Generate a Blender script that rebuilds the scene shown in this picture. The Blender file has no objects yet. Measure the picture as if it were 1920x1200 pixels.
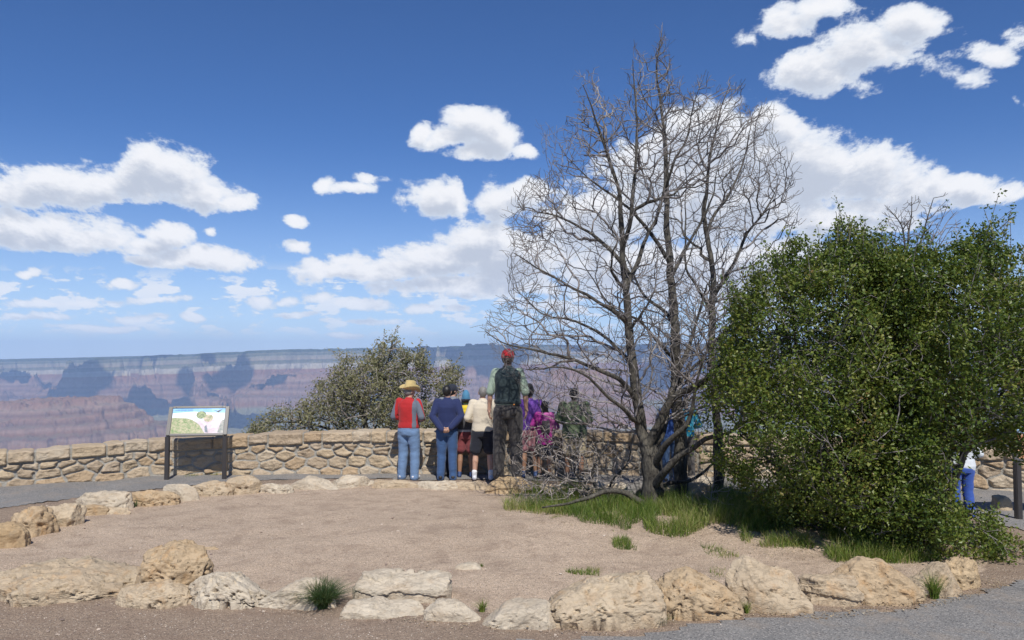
import bpy, bmesh, math, random
import numpy as np
from mathutils import Vector, Matrix
from mathutils.kdtree import KDTree

# ------------------------------------------------------------------ camera, sun, sky, exposure
SC = bpy.context.scene
COL = SC.collection
H = 2.1                       # camera height
F = 1493.0                    # focal length in photo pixels (1920 wide)
PITCH = math.atan(70.0 / F)
cam_d = bpy.data.cameras.new("camera")
cam = bpy.data.objects.new("camera", cam_d)
COL.objects.link(cam)
cam.location = (0, 0, H)
cam.rotation_euler = (math.radians(90) + PITCH, 0, 0)
cam_d.sensor_width = 36.0
cam_d.lens = 36.0 * F / 1920.0
cam_d.clip_start = 0.1
cam_d.clip_end = 120000.0
SC.camera = cam

SUN_EL = math.radians(50.0)
SUN_AZ = math.radians(180.0 - 9.0)   # compass-like angle from +Y clockwise: behind the camera, a little to the right
sun_dir = Vector((math.sin(SUN_AZ) * math.cos(SUN_EL), math.cos(SUN_AZ) * math.cos(SUN_EL), math.sin(SUN_EL)))
sun_d = bpy.data.lights.new("sun", 'SUN')
sun_d.energy = 4.8
sun_d.angle = math.radians(0.5)
sun_d.color = (1.0, 0.955, 0.89)
sun = bpy.data.objects.new("sun", sun_d)
COL.objects.link(sun)
sun.location = (10, -20, 30)
sun.rotation_euler = sun_dir.to_track_quat('Z', 'Y').to_euler()

SC.view_settings.view_transform = 'Standard'
SC.view_settings.look = 'None'
SC.view_settings.exposure = 0.0
SC.view_settings.gamma = 1.0
SC.render.engine = 'CYCLES'
SC.cycles.use_denoising = True
SC.cycles.max_bounces = 8
SC.cycles.diffuse_bounces = 3
SC.cycles.glossy_bounces = 2
SC.cycles.transmission_bounces = 3
SC.cycles.volume_bounces = 0

WORLD = bpy.data.worlds.new("World")
SC.world = WORLD
WORLD.use_nodes = True

def pix_dir(u, v):
    """direction (x, y, z) of a photo pixel, not normalised, y = 1"""
    dx = (u - 960.0) / F; dz = (600.0 - v) / F
    y = math.cos(PITCH) - dz * math.sin(PITCH)
    z = math.sin(PITCH) + dz * math.cos(PITCH)
    return Vector((dx / y, 1.0, z / y))

def W(u, v, depth):
    d = pix_dir(u, v)
    return Vector((d.x * depth, depth, H + d.z * depth))

def G(u, v, z=0.0):
    d = pix_dir(u, v)
    t = (H - z) / -d.z
    return Vector((d.x * t, t, z))

# ---- node helpers
class NT:
    def __init__(self, tree):
        self.t = tree
    def n(self, kind, **kw):
        nd = self.t.nodes.new(kind)
        for k, val in kw.items():
            setattr(nd, k, val)
        return nd
    def link(self, a, b):
        self.t.links.new(a, b)
    def put(self, sock, val):
        if hasattr(val, 'links') or isinstance(val, bpy.types.NodeSocket):
            self.t.links.new(val, sock)
        elif isinstance(val, (tuple, list, Vector)):
            v = tuple(val)
            if len(sock.default_value) == 4 and len(v) == 3:
                v = v + (1.0,)
            sock.default_value = v
        else:
            sock.default_value = val
    def math(self, op, a, b=None, c=None, clamp=False):
        nd = self.n('ShaderNodeMath', operation=op, use_clamp=clamp)
        for i, val in enumerate((a, b, c)):
            if val is not None:
                self.put(nd.inputs[i], val)
        return nd.outputs[0]
    def vmath(self, op, a, b=None, c=None):
        nd = self.n('ShaderNodeVectorMath', operation=op)
        for i, val in enumerate((a, b, c)):
            if val is not None:
                self.put(nd.inputs[i], val)
        return nd.outputs['Value'] if op in ('LENGTH', 'DOT_PRODUCT', 'DISTANCE') else nd.outputs[0]
    def maprange(self, x, a, b, c=0.0, d=1.0, smooth=False):
        nd = self.n('ShaderNodeMapRange', interpolation_type='SMOOTHSTEP' if smooth else 'LINEAR')
        for i, val in enumerate((x, a, b, c, d)):
            self.put(nd.inputs[i], val)
        return nd.outputs[0]
    def mix(self, f, a, b, mode='MIX'):
        nd = self.n('ShaderNodeMix', data_type='RGBA', blend_type=mode)
        self.put(nd.inputs[0], f); self.put(nd.inputs[6], a); self.put(nd.inputs[7], b)
        return nd.outputs[2]
    def noise(self, vec, scale, detail=4, rough=0.55, dist=0.0, lac=2.0):
        nd = self.n('ShaderNodeTexNoise')
        if vec is not None: self.put(nd.inputs['Vector'], vec)
        self.put(nd.inputs['Scale'], scale); self.put(nd.inputs['Detail'], detail)
        self.put(nd.inputs['Roughness'], rough); self.put(nd.inputs['Distortion'], dist)
        self.put(nd.inputs['Lacunarity'], lac)
        return nd
    def voro(self, vec, scale, feature='F1', rand=1.0):
        nd = self.n('ShaderNodeTexVoronoi', feature=feature)
        if vec is not None: self.put(nd.inputs['Vector'], vec)
        self.put(nd.inputs['Scale'], scale); self.put(nd.inputs['Randomness'], rand)
        return nd
    def ramp(self, fac, stops, interp='LINEAR'):
        nd = self.n('ShaderNodeValToRGB')
        nd.color_ramp.interpolation = interp
        el = nd.color_ramp.elements
        while len(el) < len(stops): el.new(0.5)
        for e, (p, c) in zip(el, stops):
            e.position = p; e.color = (c[0], c[1], c[2], 1.0)
        self.put(nd.inputs[0], fac)
        return nd.outputs[0]

# ---- world: Nishita sky plus cumulus clouds as a function of direction
w = NT(WORLD.node_tree)
WORLD.node_tree.nodes.clear()
wout = w.n('ShaderNodeOutputWorld')
bg = w.n('ShaderNodeBackground'); bg.inputs['Strength'].default_value = 0.1
w.link(bg.outputs[0], wout.inputs[0])
sky = w.n('ShaderNodeTexSky', sky_type='NISHITA')
sky.sun_disc = False; sky.sun_elevation = SUN_EL; sky.sun_rotation = SUN_AZ
sky.altitude = 2100; sky.air_density = 1.0; sky.dust_density = 0.35; sky.ozone_density = 2.2
tc = w.n('ShaderNodeTexCoord')
sep = w.n('ShaderNodeSeparateXYZ'); w.link(tc.outputs['Generated'], sep.inputs[0])
ys = w.math('MAXIMUM', sep.outputs[1], 0.05)
cx = w.math('DIVIDE', sep.outputs[0], ys); cz = w.math('DIVIDE', sep.outputs[2], ys)
comb = w.n('ShaderNodeCombineXYZ'); w.put(comb.inputs[0], cx); w.put(comb.inputs[1], cz)

CLOUDS = [  # photo-pixel centre, half width, half height, tilt-free lobes
 (85,345,120,40),(185,352,110,40),(268,322,62,58),(322,332,66,52),(372,362,84,34),(440,377,58,18),(15,362,70,30),
 (95,432,120,38),(15,428,80,42),(170,448,80,26),(312,446,52,30),(275,462,50,18),(372,478,100,24),(440,490,50,20),(268,490,45,11),
 (395,428,20,10),(565,420,24,13),(557,465,28,15),(50,513,24,12),(660,350,52,13),(685,334,34,11),(612,345,20,17),(228,533,42,11),
 (885,235,62,38),(848,252,66,26),(935,262,52,32),(985,284,32,14),(902,284,60,18),(800,248,26,22),
 (812,372,60,38),(848,362,26,26),(940,378,56,36),(978,362,40,28),
 (905,448,95,32),(860,482,160,26),(740,505,190,22),(610,508,75,20),(960,480,150,62),(880,538,210,20),(665,490,60,14),
 (1320,262,120,72),(1400,300,150,90),(1230,340,120,80),(1500,318,150,78),(1350,390,260,70),(1625,325,120,52),(1700,350,110,38),
 (1120,410,120,66),(1810,352,80,28),(1885,358,55,20),(1550,415,190,26),(1230,500,240,70),(1430,500,180,66),(1660,385,120,18),(1450,232,50,34),
 (1470,48,88,32),(1560,18,84,30),(1402,66,34,20),(1535,135,92,46),(1625,92,100,54),(1705,45,80,40),(1620,160,44,22),(1745,62,60,16),
 (1790,142,66,22),(1850,106,64,26),(1908,72,46,26),(1905,190,26,12),(745,10,1,1),
 (482,558,24,12),(524,563,34,9),(596,558,30,11),(302,562,66,9),(100,568,130,9),(262,597,54,10),(362,597,26,8),(690,568,74,11),
 (798,577,40,9),(862,580,28,8),(640,630,46,7),(60,592,90,8),(690,603,76,7),(190,612,130,7),(1000,570,60,12),(560,586,60,6),
]
grp = bpy.data.node_groups.new("cloud_field", 'ShaderNodeTree')
grp.interface.new_socket(name="P", in_out='INPUT', socket_type='NodeSocketVector')
grp.interface.new_socket(name="D", in_out='OUTPUT', socket_type='NodeSocketFloat')
g = NT(grp)
gi = g.n('NodeGroupInput'); go = g.n('NodeGroupOutput')
P0 = gi.outputs[0]
# lobes are pushed about by noise so no ellipse edge stays
gs = g.n('ShaderNodeSeparateXYZ'); g.link(P0, gs.inputs[0])
zz = g.math('ADD', gs.outputs[1], 0.42)                     # clouds get smaller toward the horizon
qx = g.math('DIVIDE', gs.outputs[0], zz); qz = g.math('LOGARITHM', zz, 2.718282)
qv = g.n('ShaderNodeCombineXYZ'); g.put(qv.inputs[0], qx); g.put(qv.inputs[1], qz); Q0 = qv.outputs[0]
nz1 = g.noise(P0, 9.0, 3, 0.55)
off = g.vmath('MULTIPLY', g.vmath('SUBTRACT', nz1.outputs['Color'], (0.5, 0.5, 0.5)), (0.075, 0.04, 0.0))
P1 = g.vmath('ADD', P0, g.vmath('MULTIPLY', off, (0.7, 0.6, 0.0)))
field = None
for (u, v, ru, rv) in CLOUDS:
    d = pix_dir(u, v)
    d2 = pix_dir(u + ru, v); d3 = pix_dir(u, v - rv)
    rx = abs(d2.x - d.x) * (1.22 if v > 200 else 1.14); rz = abs(d3.z - d.z) * (1.28 if v > 200 else 1.14)
    q = g.vmath('MULTIPLY_ADD', P1, (1 / rx, 1 / rz, 0.0), (-d.x / rx, -d.z / rz, 0.0))
    ln = g.math('MULTIPLY', g.math('SUBTRACT', 1.0, g.vmath('LENGTH', q)), min(1.0, (0.50 if v > 200 else 0.0) + rv / 45.0))
    field = ln if field is None else g.math('SMOOTH_MAX', field, ln, 0.12)
nz2 = g.noise(g.vmath('MULTIPLY', Q0, (1.0, 1.35, 1.0)), 12.5, 10, 0.68, 0.12)
nz3 = g.voro(g.vmath('ADD', Q0, g.vmath('MULTIPLY', off, (0.6, 0.6, 0))), 22.0, 'SMOOTH_F1')
bil = g.math('SUBTRACT', 0.42, nz3.outputs['Distance'])
dens = g.math('ADD', field, g.math('MULTIPLY', g.math('SUBTRACT', nz2.outputs[0], 0.5), 1.75))
dens = g.math('ADD', dens, g.math('MULTIPLY', bil, 0.45))
g.link(dens, go.inputs[0])

def cloud_at(vec):
    nd = w.n('ShaderNodeGroup'); nd.node_tree = grp
    w.link(vec, nd.inputs[0])
    return nd.outputs[0]
D0 = cloud_at(comb.outputs[0])
D1 = cloud_at(w.vmath('ADD', comb.outputs[0], (0.006, 0.020, 0.0)))
alpha = w.maprange(D0, 0.06, 0.34, 0, 1, True)
# low thin streaks near the horizon
st = w.noise(w.vmath('MULTIPLY', comb.outputs[0], (19.0, 52.0, 1.0)), 1.0, 7, 0.58, 0.15)
band = w.math('MULTIPLY', w.maprange(cz, 0.015, 0.045, 0, 1, True), w.maprange(cz, 0.085, 0.125, 1, 0, True))
st_a = w.math('MULTIPLY', w.maprange(st.outputs[0], 0.505, 0.575, 0, 0.95, True), band)
wisp = w.noise(w.vmath('MULTIPLY', comb.outputs[0], (4.0, 9.0, 1.0)), 1.0, 9, 0.66, 0.5)
alpha = w.math('MAXIMUM', alpha, st_a)
front = w.maprange(sep.outputs[1], 0.15, 0.3, 0, 1, True)
alpha = w.math('MULTIPLY', alpha, front)
shade = w.maprange(D1, 0.12, 0.85, 0, 1, True)
ccol = w.mix(shade, (9.5, 9.55, 9.8), (5.6, 6.1, 7.1))
thin = w.maprange(D0, 0.1, 0.6, 0, 1, True)
ccol = w.mix(thin, w.mix(st_a, (7.0, 7.7, 8.8), (8.9, 9.2, 9.7)), ccol)
skyc = w.mix(1.0, sky.outputs[0], (0.44, 0.70, 1.06), 'MULTIPLY')
hz_f = w.maprange(sep.outputs[2], 0.0, 0.30, 1.0, 0.0)
skyc = w.mix(w.math('MULTIPLY', w.math('POWER', hz_f, 2.6), 0.95), skyc, (6.8, 8.4, 10.0))
fin = w.mix(w.math('MULTIPLY', alpha, w.maprange(cz, 0.0, 0.10, 0.6, 1.0)), skyc, ccol)
w.link(fin, bg.inputs['Color'])
WORLD.cycles.sampling_method = 'MANUAL'
WORLD.cycles.sample_map_resolution = 512

# ------------------------------------------------------------------ numpy noise
def _h(ix, iy, iz, seed):
    with np.errstate(over='ignore'):
        n = (ix.astype(np.uint32) * np.uint32(374761393) + iy.astype(np.uint32) * np.uint32(668265263)
             + iz.astype(np.uint32) * np.uint32(2147483647) + np.uint32(seed * 974711 & 0xffffffff))
        n = (n ^ (n >> np.uint32(13))) * np.uint32(1274126177)
        n = (n ^ (n >> np.uint32(16))) * np.uint32(2246822519)
        n = n ^ (n >> np.uint32(15))
    return n.astype(np.float64) / 4294967295.0

def vn(P, seed=0):
    """value noise in [0,1]; P is (N,2) or (N,3)"""
    P = np.asarray(P, float)
    i = np.floor(P).astype(np.int64); f = P - i
    f = f * f * f * (f * (f * 6 - 15) + 10)
    x, y = i[:, 0], i[:, 1]
    z = i[:, 2] if P.shape[1] == 3 else np.zeros_like(x)
    def pl(zz):
        a = _h(x, y, zz, seed); b = _h(x + 1, y, zz, seed); c = _h(x, y + 1, zz, seed); d = _h(x + 1, y + 1, zz, seed)
        ab = a + (b - a) * f[:, 0]; cd = c + (d - c) * f[:, 0]
        return ab + (cd - ab) * f[:, 1]
    p0 = pl(z)
    if P.shape[1] == 2: return p0
    return p0 + (pl(z + 1) - p0) * f[:, 2]

def fbm(P, octv=4, seed=0, gain=0.5, lac=2.03, ridged=False):
    P = np.asarray(P, float); s = np.zeros(len(P)); a = 1.0; t = 0.0
    for k in range(octv):
        n = vn(P + 17.31 * k, seed + k * 7)
        if ridged: n = 1.0 - np.abs(2 * n - 1)
        s += a * n; t += a; a *= gain; P = P * lac
    return s / t

def np_mesh(name, V, Fc, mat=None, parent=None, smooth=True, nside=4):
    """fast mesh from arrays; Fc is (M,3) or (M,4) or a list of such arrays"""
    me = bpy.data.meshes.new(name)
    if not isinstance(Fc, list): Fc = [Fc]
    Fc = [np.asarray(f, np.int32) for f in Fc if len(f)]
    V = np.asarray(V, np.float32)
    me.vertices.add(len(V)); me.vertices.foreach_set('co', V.ravel())
    nl = sum(f.size for f in Fc); npoly = sum(len(f) for f in Fc)
    me.loops.add(nl); me.polygons.add(npoly)
    me.loops.foreach_set('vertex_index', np.concatenate([f.ravel() for f in Fc]))
    tot = np.concatenate([np.full(len(f), f.shape[1], np.int32) for f in Fc])
    st_ = np.concatenate([[0], np.cumsum(tot)[:-1]]).astype(np.int32)
    me.polygons.foreach_set('loop_start', st_)
    me.polygons.foreach_set('use_smooth', np.full(npoly, bool(smooth)))
    me.update(calc_edges=True)
    for m in (mat if isinstance(mat, (list, tuple)) else [mat]):
        if m: me.materials.append(m)
    ob = bpy.data.objects.new(name, me)
    COL.objects.link(ob)
    if parent: ob.parent = parent
    return ob

def attr(ob, name, vals):
    a = ob.data.attributes.new(name, 'FLOAT', 'POINT')
    a.data.foreach_set('value', np.asarray(vals, np.float32))

def grid_faces(nr, nc):
    a = np.arange(nr * nc).reshape(nr, nc)
    return np.stack([a[:-1, :-1], a[:-1, 1:], a[1:, 1:], a[1:, :-1]], -1).reshape(-1, 4)

def tag(o, label=None, cat=None, group=None, kind=None):
    if label: o['label'] = label
    if cat: o['category'] = cat
    if group: o['group'] = group
    if kind: o['kind'] = kind
    return o

def empty(name, loc=(0, 0, 0), rz=0.0, scale=1.0):
    o = bpy.data.objects.new(name, None)
    COL.objects.link(o)
    o.location = loc; o.rotation_euler = (0, 0, rz); o.scale = (scale,) * 3
    o.empty_display_size = 0.2
    return o

# ------------------------------------------------------------------ materials
def new_mat(name):
    m = bpy.data.materials.new(name); m.use_nodes = True
    t = NT(m.node_tree); b = m.node_tree.nodes['Principled BSDF']
    return m, t, b

def bump(t, b, height, strength=0.5, dist=0.01, prev=None):
    nd = t.n('ShaderNodeBump'); t.put(nd.inputs['Strength'], strength); t.put(nd.inputs['Distance'], dist)
    t.put(nd.inputs['Height'], height)
    if prev is not None: t.link(prev, nd.inputs['Normal'])
    t.link(nd.outputs[0], b.inputs['Normal'])
    return nd.outputs[0]

def objco(t):
    return t.n('ShaderNodeTexCoord').outputs['Object']

def mul(c, k): return (c[0] * k, c[1] * k, c[2] * k)

def mat_cloth(name, col, var=0.12, rough=0.85, fold=1.0, weave=True, sheen=0.15):
    m, t, b = new_mat(name)
    co = objco(t)
    n1 = t.noise(co, 7.0, 4, 0.6)
    c = t.mix(n1.outputs[0], mul(col, 1 - var), mul(col, 1 + var))
    t.put(b.inputs['Base Color'], c); b.inputs['Roughness'].default_value = rough
    b.inputs['Sheen Weight'].default_value = sheen
    st = t.vmath('MULTIPLY', co, (9.0, 9.0, 16.0))
    f1 = t.noise(st, 1.0, 3, 0.55, 0.9)
    rg = t.math('ABSOLUTE', t.math('SUBTRACT', f1.outputs[0], 0.5))
    nb = bump(t, b, t.math('SUBTRACT', 1.0, t.math('MULTIPLY', rg, 2.0)), 0.4 * fold, 0.012)
    f2 = t.noise(co, 320.0, 2, 0.5)
    bump(t, b, f2.outputs[0], 0.15, 0.002, nb)
    return m

def mat_plain(name, col, rough=0.5, metal=0.0, var=0.08, scale=12.0, bmp=0.1, bscale=60.0):
    m, t, b = new_mat(name)
    co = objco(t)
    n1 = t.noise(co, scale, 5, 0.6)
    t.put(b.inputs['Base Color'], t.mix(n1.outputs[0], mul(col, 1 - var), mul(col, 1 + var)))
    b.inputs['Roughness'].default_value = rough; b.inputs['Metallic'].default_value = metal
    if bmp: bump(t, b, t.noise(co, bscale, 4, 0.6).outputs[0], bmp, 0.004)
    return m

def mat_skin(name, col):
    m, t, b = new_mat(name)
    co = objco(t)
    n1 = t.noise(co, 9.0, 4, 0.6)
    t.put(b.inputs['Base Color'], t.mix(n1.outputs[0], mul(col, 0.85), (col[0] * 1.12, col[1] * 1.05, col[2] * 1.0)))
    b.inputs['Roughness'].default_value = 0.55
    b.inputs['Subsurface Weight'].default_value = 0.08
    b.inputs['Subsurface Radius'].default_value = (0.01, 0.004, 0.002)
    bump(t, b, t.noise(co, 120.0, 3, 0.5).outputs[0], 0.1, 0.002)
    return m

def mat_rock(name, c1, c2, c3, pit=0.6, scale=1.0, streak=0.0):
    """weathered limestone: pale rind, warm stains, pits and cracks"""
    m, t, b = new_mat(name)
    co = objco(t)
    oi = t.n('ShaderNodeObjectInfo')
    co = t.vmath('ADD', co, t.vmath('SCALE', (13.0, 7.0, 3.0), None) if False else t.vmath('MULTIPLY', oi.outputs['Location'], (3.7, 5.1, 2.3)))
    big = t.noise(co, 2.2 * scale, 5, 0.6, 0.4)
    c = t.mix(t.maprange(big.outputs[0], 0.35, 0.65), c1, c2)
    med = t.noise(co, 6.5 * scale, 6, 0.65, 0.6)
    c = t.mix(t.maprange(med.outputs[0], 0.52, 0.68, 0, 0.8), c, c3)
    fine = t.noise(co, 38 * scale, 6, 0.7)
    c = t.mix(t.maprange(fine.outputs[0], 0.3, 0.7, 0, 1), mul(c1, 0.62), c) if False else t.mix(0.35, c, t.mix(fine.outputs[0], mul(c1, 0.55), mul(c2, 1.5)))
    # grey lichen on some
    li = t.noise(co, 4.0 * scale, 7, 0.72, 0.2)
    c = t.mix(t.maprange(li.outputs[0], 0.58, 0.70, 0, 0.35), c, (0.24, 0.22, 0.18))
    t.put(b.inputs['Base Color'], c); b.inputs['Roughness'].default_value = 0.95
    b.inputs['Specular IOR Level'].default_value = 0.2
    cr = t.noise(t.vmath('MULTIPLY', co, (1.0, 1.0, 2.4)), 5.0 * scale, 8, 0.62, 0.9)
    crk = t.maprange(t.math('ABSOLUTE', t.math('SUBTRACT', cr.outputs[0], 0.5)), 0.0, 0.035, 0, 1)
    vp = t.voro(co, 26 * scale); pits = t.maprange(vp.outputs['Distance'], 0.08, 0.32, 0, 1, True)
    pm = t.maprange(t.noise(co, 6 * scale, 3).outputs[0], 0.46, 0.6)
    pits = t.math('MAXIMUM', pits, t.math('SUBTRACT', 1.0, pm))
    h = t.math('ADD', t.math('MULTIPLY', fine.outputs[0], 0.35), t.math('MULTIPLY', med.outputs[0], 1.0))
    nb = bump(t, b, h, 0.8, 0.028 / scale)
    nb = bump(t, b, crk, 0.5, 0.012 / scale, nb)
    bump(t, b, pits, pit, 0.012 / scale, nb)
    return m

M = {}
M['rock'] = mat_rock('limestone', (0.39, 0.30, 0.20), (0.52, 0.425, 0.30), (0.42, 0.26, 0.13))
M['rock_warm'] = mat_rock('warm_limestone', (0.38, 0.275, 0.165), (0.50, 0.385, 0.25), (0.40, 0.22, 0.085), pit=0.9)
M['rock_pale'] = mat_rock('pale_limestone', (0.44, 0.365, 0.27), (0.56, 0.49, 0.38), (0.42, 0.31, 0.20), pit=0.35)
M['rock_brown'] = mat_rock('brown_limestone', (0.38, 0.26, 0.14), (0.52, 0.40, 0.25), (0.30, 0.17, 0.08), pit=0.9)

def mat_bark(name, dark, pale, k=0.5, sc=1.0):
    m, t, b = new_mat(name)
    co = objco(t)
    st = t.vmath('MULTIPLY', co, (1.0, 1.0, 0.28))
    n = t.noise(st, 38 * sc, 6, 0.68, 0.5)
    n2 = t.noise(co, 6 * sc, 5, 0.65)
    f = t.math('ADD', t.math('MULTIPLY', n.outputs[0], 0.6), t.math('MULTIPLY', n2.outputs[0], 0.5))
    t.put(b.inputs['Base Color'], t.mix(t.maprange(f, k - 0.1, k + 0.16), dark, pale))
    b.inputs['Roughness'].default_value = 0.9
    bump(t, b, n.outputs[0], 1.0, 0.02)
    return m
M['bark'] = mat_bark('dark_bark', (0.018, 0.015, 0.013), (0.16, 0.145, 0.115), 0.55)
M['twig'] = mat_bark('twig_bark', (0.07, 0.055, 0.048), (0.42, 0.39, 0.37), 0.55, 0.35)
M['deadtwig'] = mat_bark('dead_twig_bark', (0.16, 0.13, 0.115), (0.50, 0.45, 0.40), 0.5, 0.6)
M['deadwood'] = mat_bark('dead_wood', (0.09, 0.085, 0.08), (0.33, 0.31, 0.29), 0.5)

def mat_leaf(name, stops, rough=0.45, trans=0.35):
    m, t, b = new_mat(name)
    at = t.n('ShaderNodeAttribute', attribute_name='rnd')
    c = t.ramp(at.outputs['Fac'], stops)
    t.put(b.inputs['Base Color'], c); b.inputs['Roughness'].default_value = rough
    b.inputs['Specular IOR Level'].default_value = 0.35
    tr = t.n('ShaderNodeBsdfTranslucent'); t.put(tr.inputs[0], t.mix(0.5, c, (0.20, 0.24, 0.02)))
    mx = t.n('ShaderNodeMixShader'); mx.inputs[0].default_value = trans
    out = m.node_tree.nodes['Material Output']
    t.link(b.outputs[0], mx.inputs[1]); t.link(tr.outputs[0], mx.inputs[2]); t.link(mx.outputs[0], out.inputs[0])
    return m
M['leaf'] = mat_leaf('oak_leaf', [(0.0, (0.034, 0.066, 0.012)), (0.35, (0.088, 0.135, 0.022)), (0.7, (0.165, 0.205, 0.036)), (0.9, (0.25, 0.25, 0.065)), (1.0, (0.22, 0.135, 0.05))], 0.4, 0.3)
M['juniper'] = mat_leaf('sage_leaf', [(0.0, (0.12, 0.125, 0.065)), (0.5, (0.22, 0.215, 0.11)), (1.0, (0.34, 0.31, 0.17))], 0.7, 0.2)
M['grass'] = mat_leaf('grass_blade', [(0.0, (0.055, 0.11, 0.018)), (0.45, (0.12, 0.20, 0.03)), (0.8, (0.25, 0.31, 0.06)), (1.0, (0.40, 0.36, 0.16))], 0.5, 0.35)
M['tuft'] = mat_leaf('tuft_blade', [(0.0, (0.035, 0.07, 0.025)), (0.6, (0.07, 0.125, 0.045)), (1.0, (0.16, 0.19, 0.08))], 0.5, 0.3)
# ------------------------------------------------------------------ near ground
def gz(x, y):
    """height of the near ground (numpy arrays or floats)"""
    x = np.asarray(x, float); y = np.asarray(y, float)
    m = 0.13 * np.exp(-(((x - 2.2) / 2.6) ** 2 + ((y - 9.9) / 1.1) ** 2))          # mound under the trees
    m = m + 0.05 * np.exp(-(((x + 1.0) / 3.0) ** 2 + ((y - 9.2) / 1.6) ** 2))
    return m
def gzf(x, y): return float(gz(np.array([x]), np.array([y]))[0])

def axis(a, b, step, lo, hi, k=1.35):
    c = list(np.arange(a, b + 1e-6, step)); s = step; q = c[-1]
    while q < hi: s *= k; q += s; c.append(min(q, hi))
    s = step; q = c[0]; pre = []
    while q > lo: s *= k; q -= s; pre.append(max(q, lo))
    return np.array(pre[::-1] + c)

# wall centre line (front face foot), a long shallow arc
WP = [(-13.5, 8.2, .50), (-11.2, 11.2, .55), (-8.3, 12.95, .58), (-7.1, 13.65, .63), (-6.3, 14.18, .66), (-5.1, 14.42, .70), (-3.4, 14.48, .78), (-0.6, 14.42, .80),
      (2.2, 14.3, .78), (4.3, 13.9, .76), (6.4, 13.2, .72), (8.3, 12.3, .68), (10.4, 10.9, .66), (12.5, 8.7, .64)]
WA = np.array(WP)
def _crom(A, n=40):
    out = []
    for i in range(len(A) - 1):
        p0 = A[max(i - 1, 0)]; p1 = A[i]; p2 = A[i + 1]; p3 = A[min(i + 2, len(A) - 1)]
        for k in range(n):
            t = k / n
            out.append(0.5 * ((2 * p1) + (-p0 + p2) * t + (2 * p0 - 5 * p1 + 4 * p2 - p3) * t * t + (-p0 + 3 * p1 - 3 * p2 + p3) * t ** 3))
    out.append(A[-1]); return np.array(out)
WC = _crom(WA)
WS = np.concatenate([[0], np.cumsum(np.hypot(np.diff(WC[:, 0]), np.diff(WC[:, 1])))])
def wall_front_y(x):
    return np.interp(x, WC[:, 0], WC[:, 1])

gx = axis(-9.0, 9.5, 0.07, -60, 60); gy = axis(3.2, 15.6, 0.07, -40, 24, 1.3)
X, Y = np.meshgrid(gx, gy); xs = X.ravel(); ys_ = Y.ravel()
Pn = np.stack([xs, ys_], 1)
z = gz(xs, ys_) + (fbm(Pn * 1.3, 4, 3) - 0.5) * 0.05 + (fbm(Pn * 9.0, 3, 5) - 0.5) * 0.012 + (fbm(Pn * 4.0, 3, 6) - 0.5) * 0.02
# beyond the wall the rim falls away
wy = np.interp(xs, WC[:, 0], WC[:, 1], left=6.0, right=6.0)
beyond = np.maximum(0, ys_ - (wy + 1.2))
z = z - np.where(np.abs(xs) < 14, 1.0, 0.0) * (beyond * 0.35 + 0.02 * beyond ** 2) - np.where(np.abs(xs) >= 14, 1, 0) * np.maximum(0, ys_ - 10) * .5
V = np.stack([xs, ys_, z], 1)
def ground_mat():
    m, t, b = new_mat("gravelly_dirt")
    co = objco(t)
    at = t.n('ShaderNodeAttribute', attribute_name='inner').outputs['Fac']
    nbig = t.noise(co, 0.9, 5, 0.6, 0.3)
    pink = t.mix(nbig.outputs[0], (0.40, 0.31, 0.228), (0.54, 0.43, 0.325))
    brown = t.mix(nbig.outputs[0], (0.25, 0.19, 0.14), (0.34, 0.265, 0.20))
    edge = t.math('ADD', at, t.math('MULTIPLY', t.math('SUBTRACT', t.noise(co, 3.0, 5, .65).outputs[0], 0.5), 0.5))
    c = t.mix(t.maprange(edge, 0.3, 0.7), brown, pink)
    # grit: two sizes of pebble, pale and dark
    v1 = t.voro(co, 62.0); v2 = t.voro(co, 140.0)
    g1 = t.n('ShaderNodeSeparateColor'); t.link(v1.outputs['Color'], g1.inputs[0])
    g2 = t.n('ShaderNodeSeparateColor'); t.link(v2.outputs['Color'], g2.inputs[0])
    c = t.mix(t.math('MULTIPLY', t.maprange(g1.outputs[0], 0.82, 0.9), t.maprange(v1.outputs['Distance'], 0.25, 0.42, 1, 0)), c, (0.66, 0.57, 0.47))
    c = t.mix(t.math('MULTIPLY', t.maprange(g1.outputs[1], 0.80, 0.9), t.maprange(v1.outputs['Distance'], 0.25, 0.42, 0.8, 0)), c, (0.13, 0.10, 0.085))
    c = t.mix(0.55, c, t.mix(g2.outputs[2], t.mix(1.0, c, (0.35, 0.35, 0.36), 'MULTIPLY'), t.mix(1.0, c, (1.7, 1.65, 1.6), 'MULTIPLY')))
    patch = t.noise(co, 2.6, 6, 0.7, 0.5)
    c = t.mix(t.maprange(patch.outputs[0], 0.48, 0.68, 0, 0.5), c, (0.22, 0.155, 0.115))
    t.put(b.inputs['Base Color'], c); b.inputs['Roughness'].default_value = 1.0
    b.inputs['Specular IOR Level'].default_value = 0.15
    h = t.math('ADD', t.maprange(v1.outputs['Distance'], 0.0, 0.6, 1, 0), t.math('MULTIPLY', t.maprange(v2.outputs['Distance'], 0, 0.6, 1, 0), 0.5))
    nb = bump(t, b, h, 0.8, 0.008)
    bump(t, b, t.noise(co, 14.0, 5, .65).outputs[0], 0.6, 0.03, nb)
    return m
M['dirt'] = ground_mat()
ground = np_mesh("ground", V, grid_faces(len(gy), len(gx)), M['dirt'])
tag(ground, kind='structure')

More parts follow.
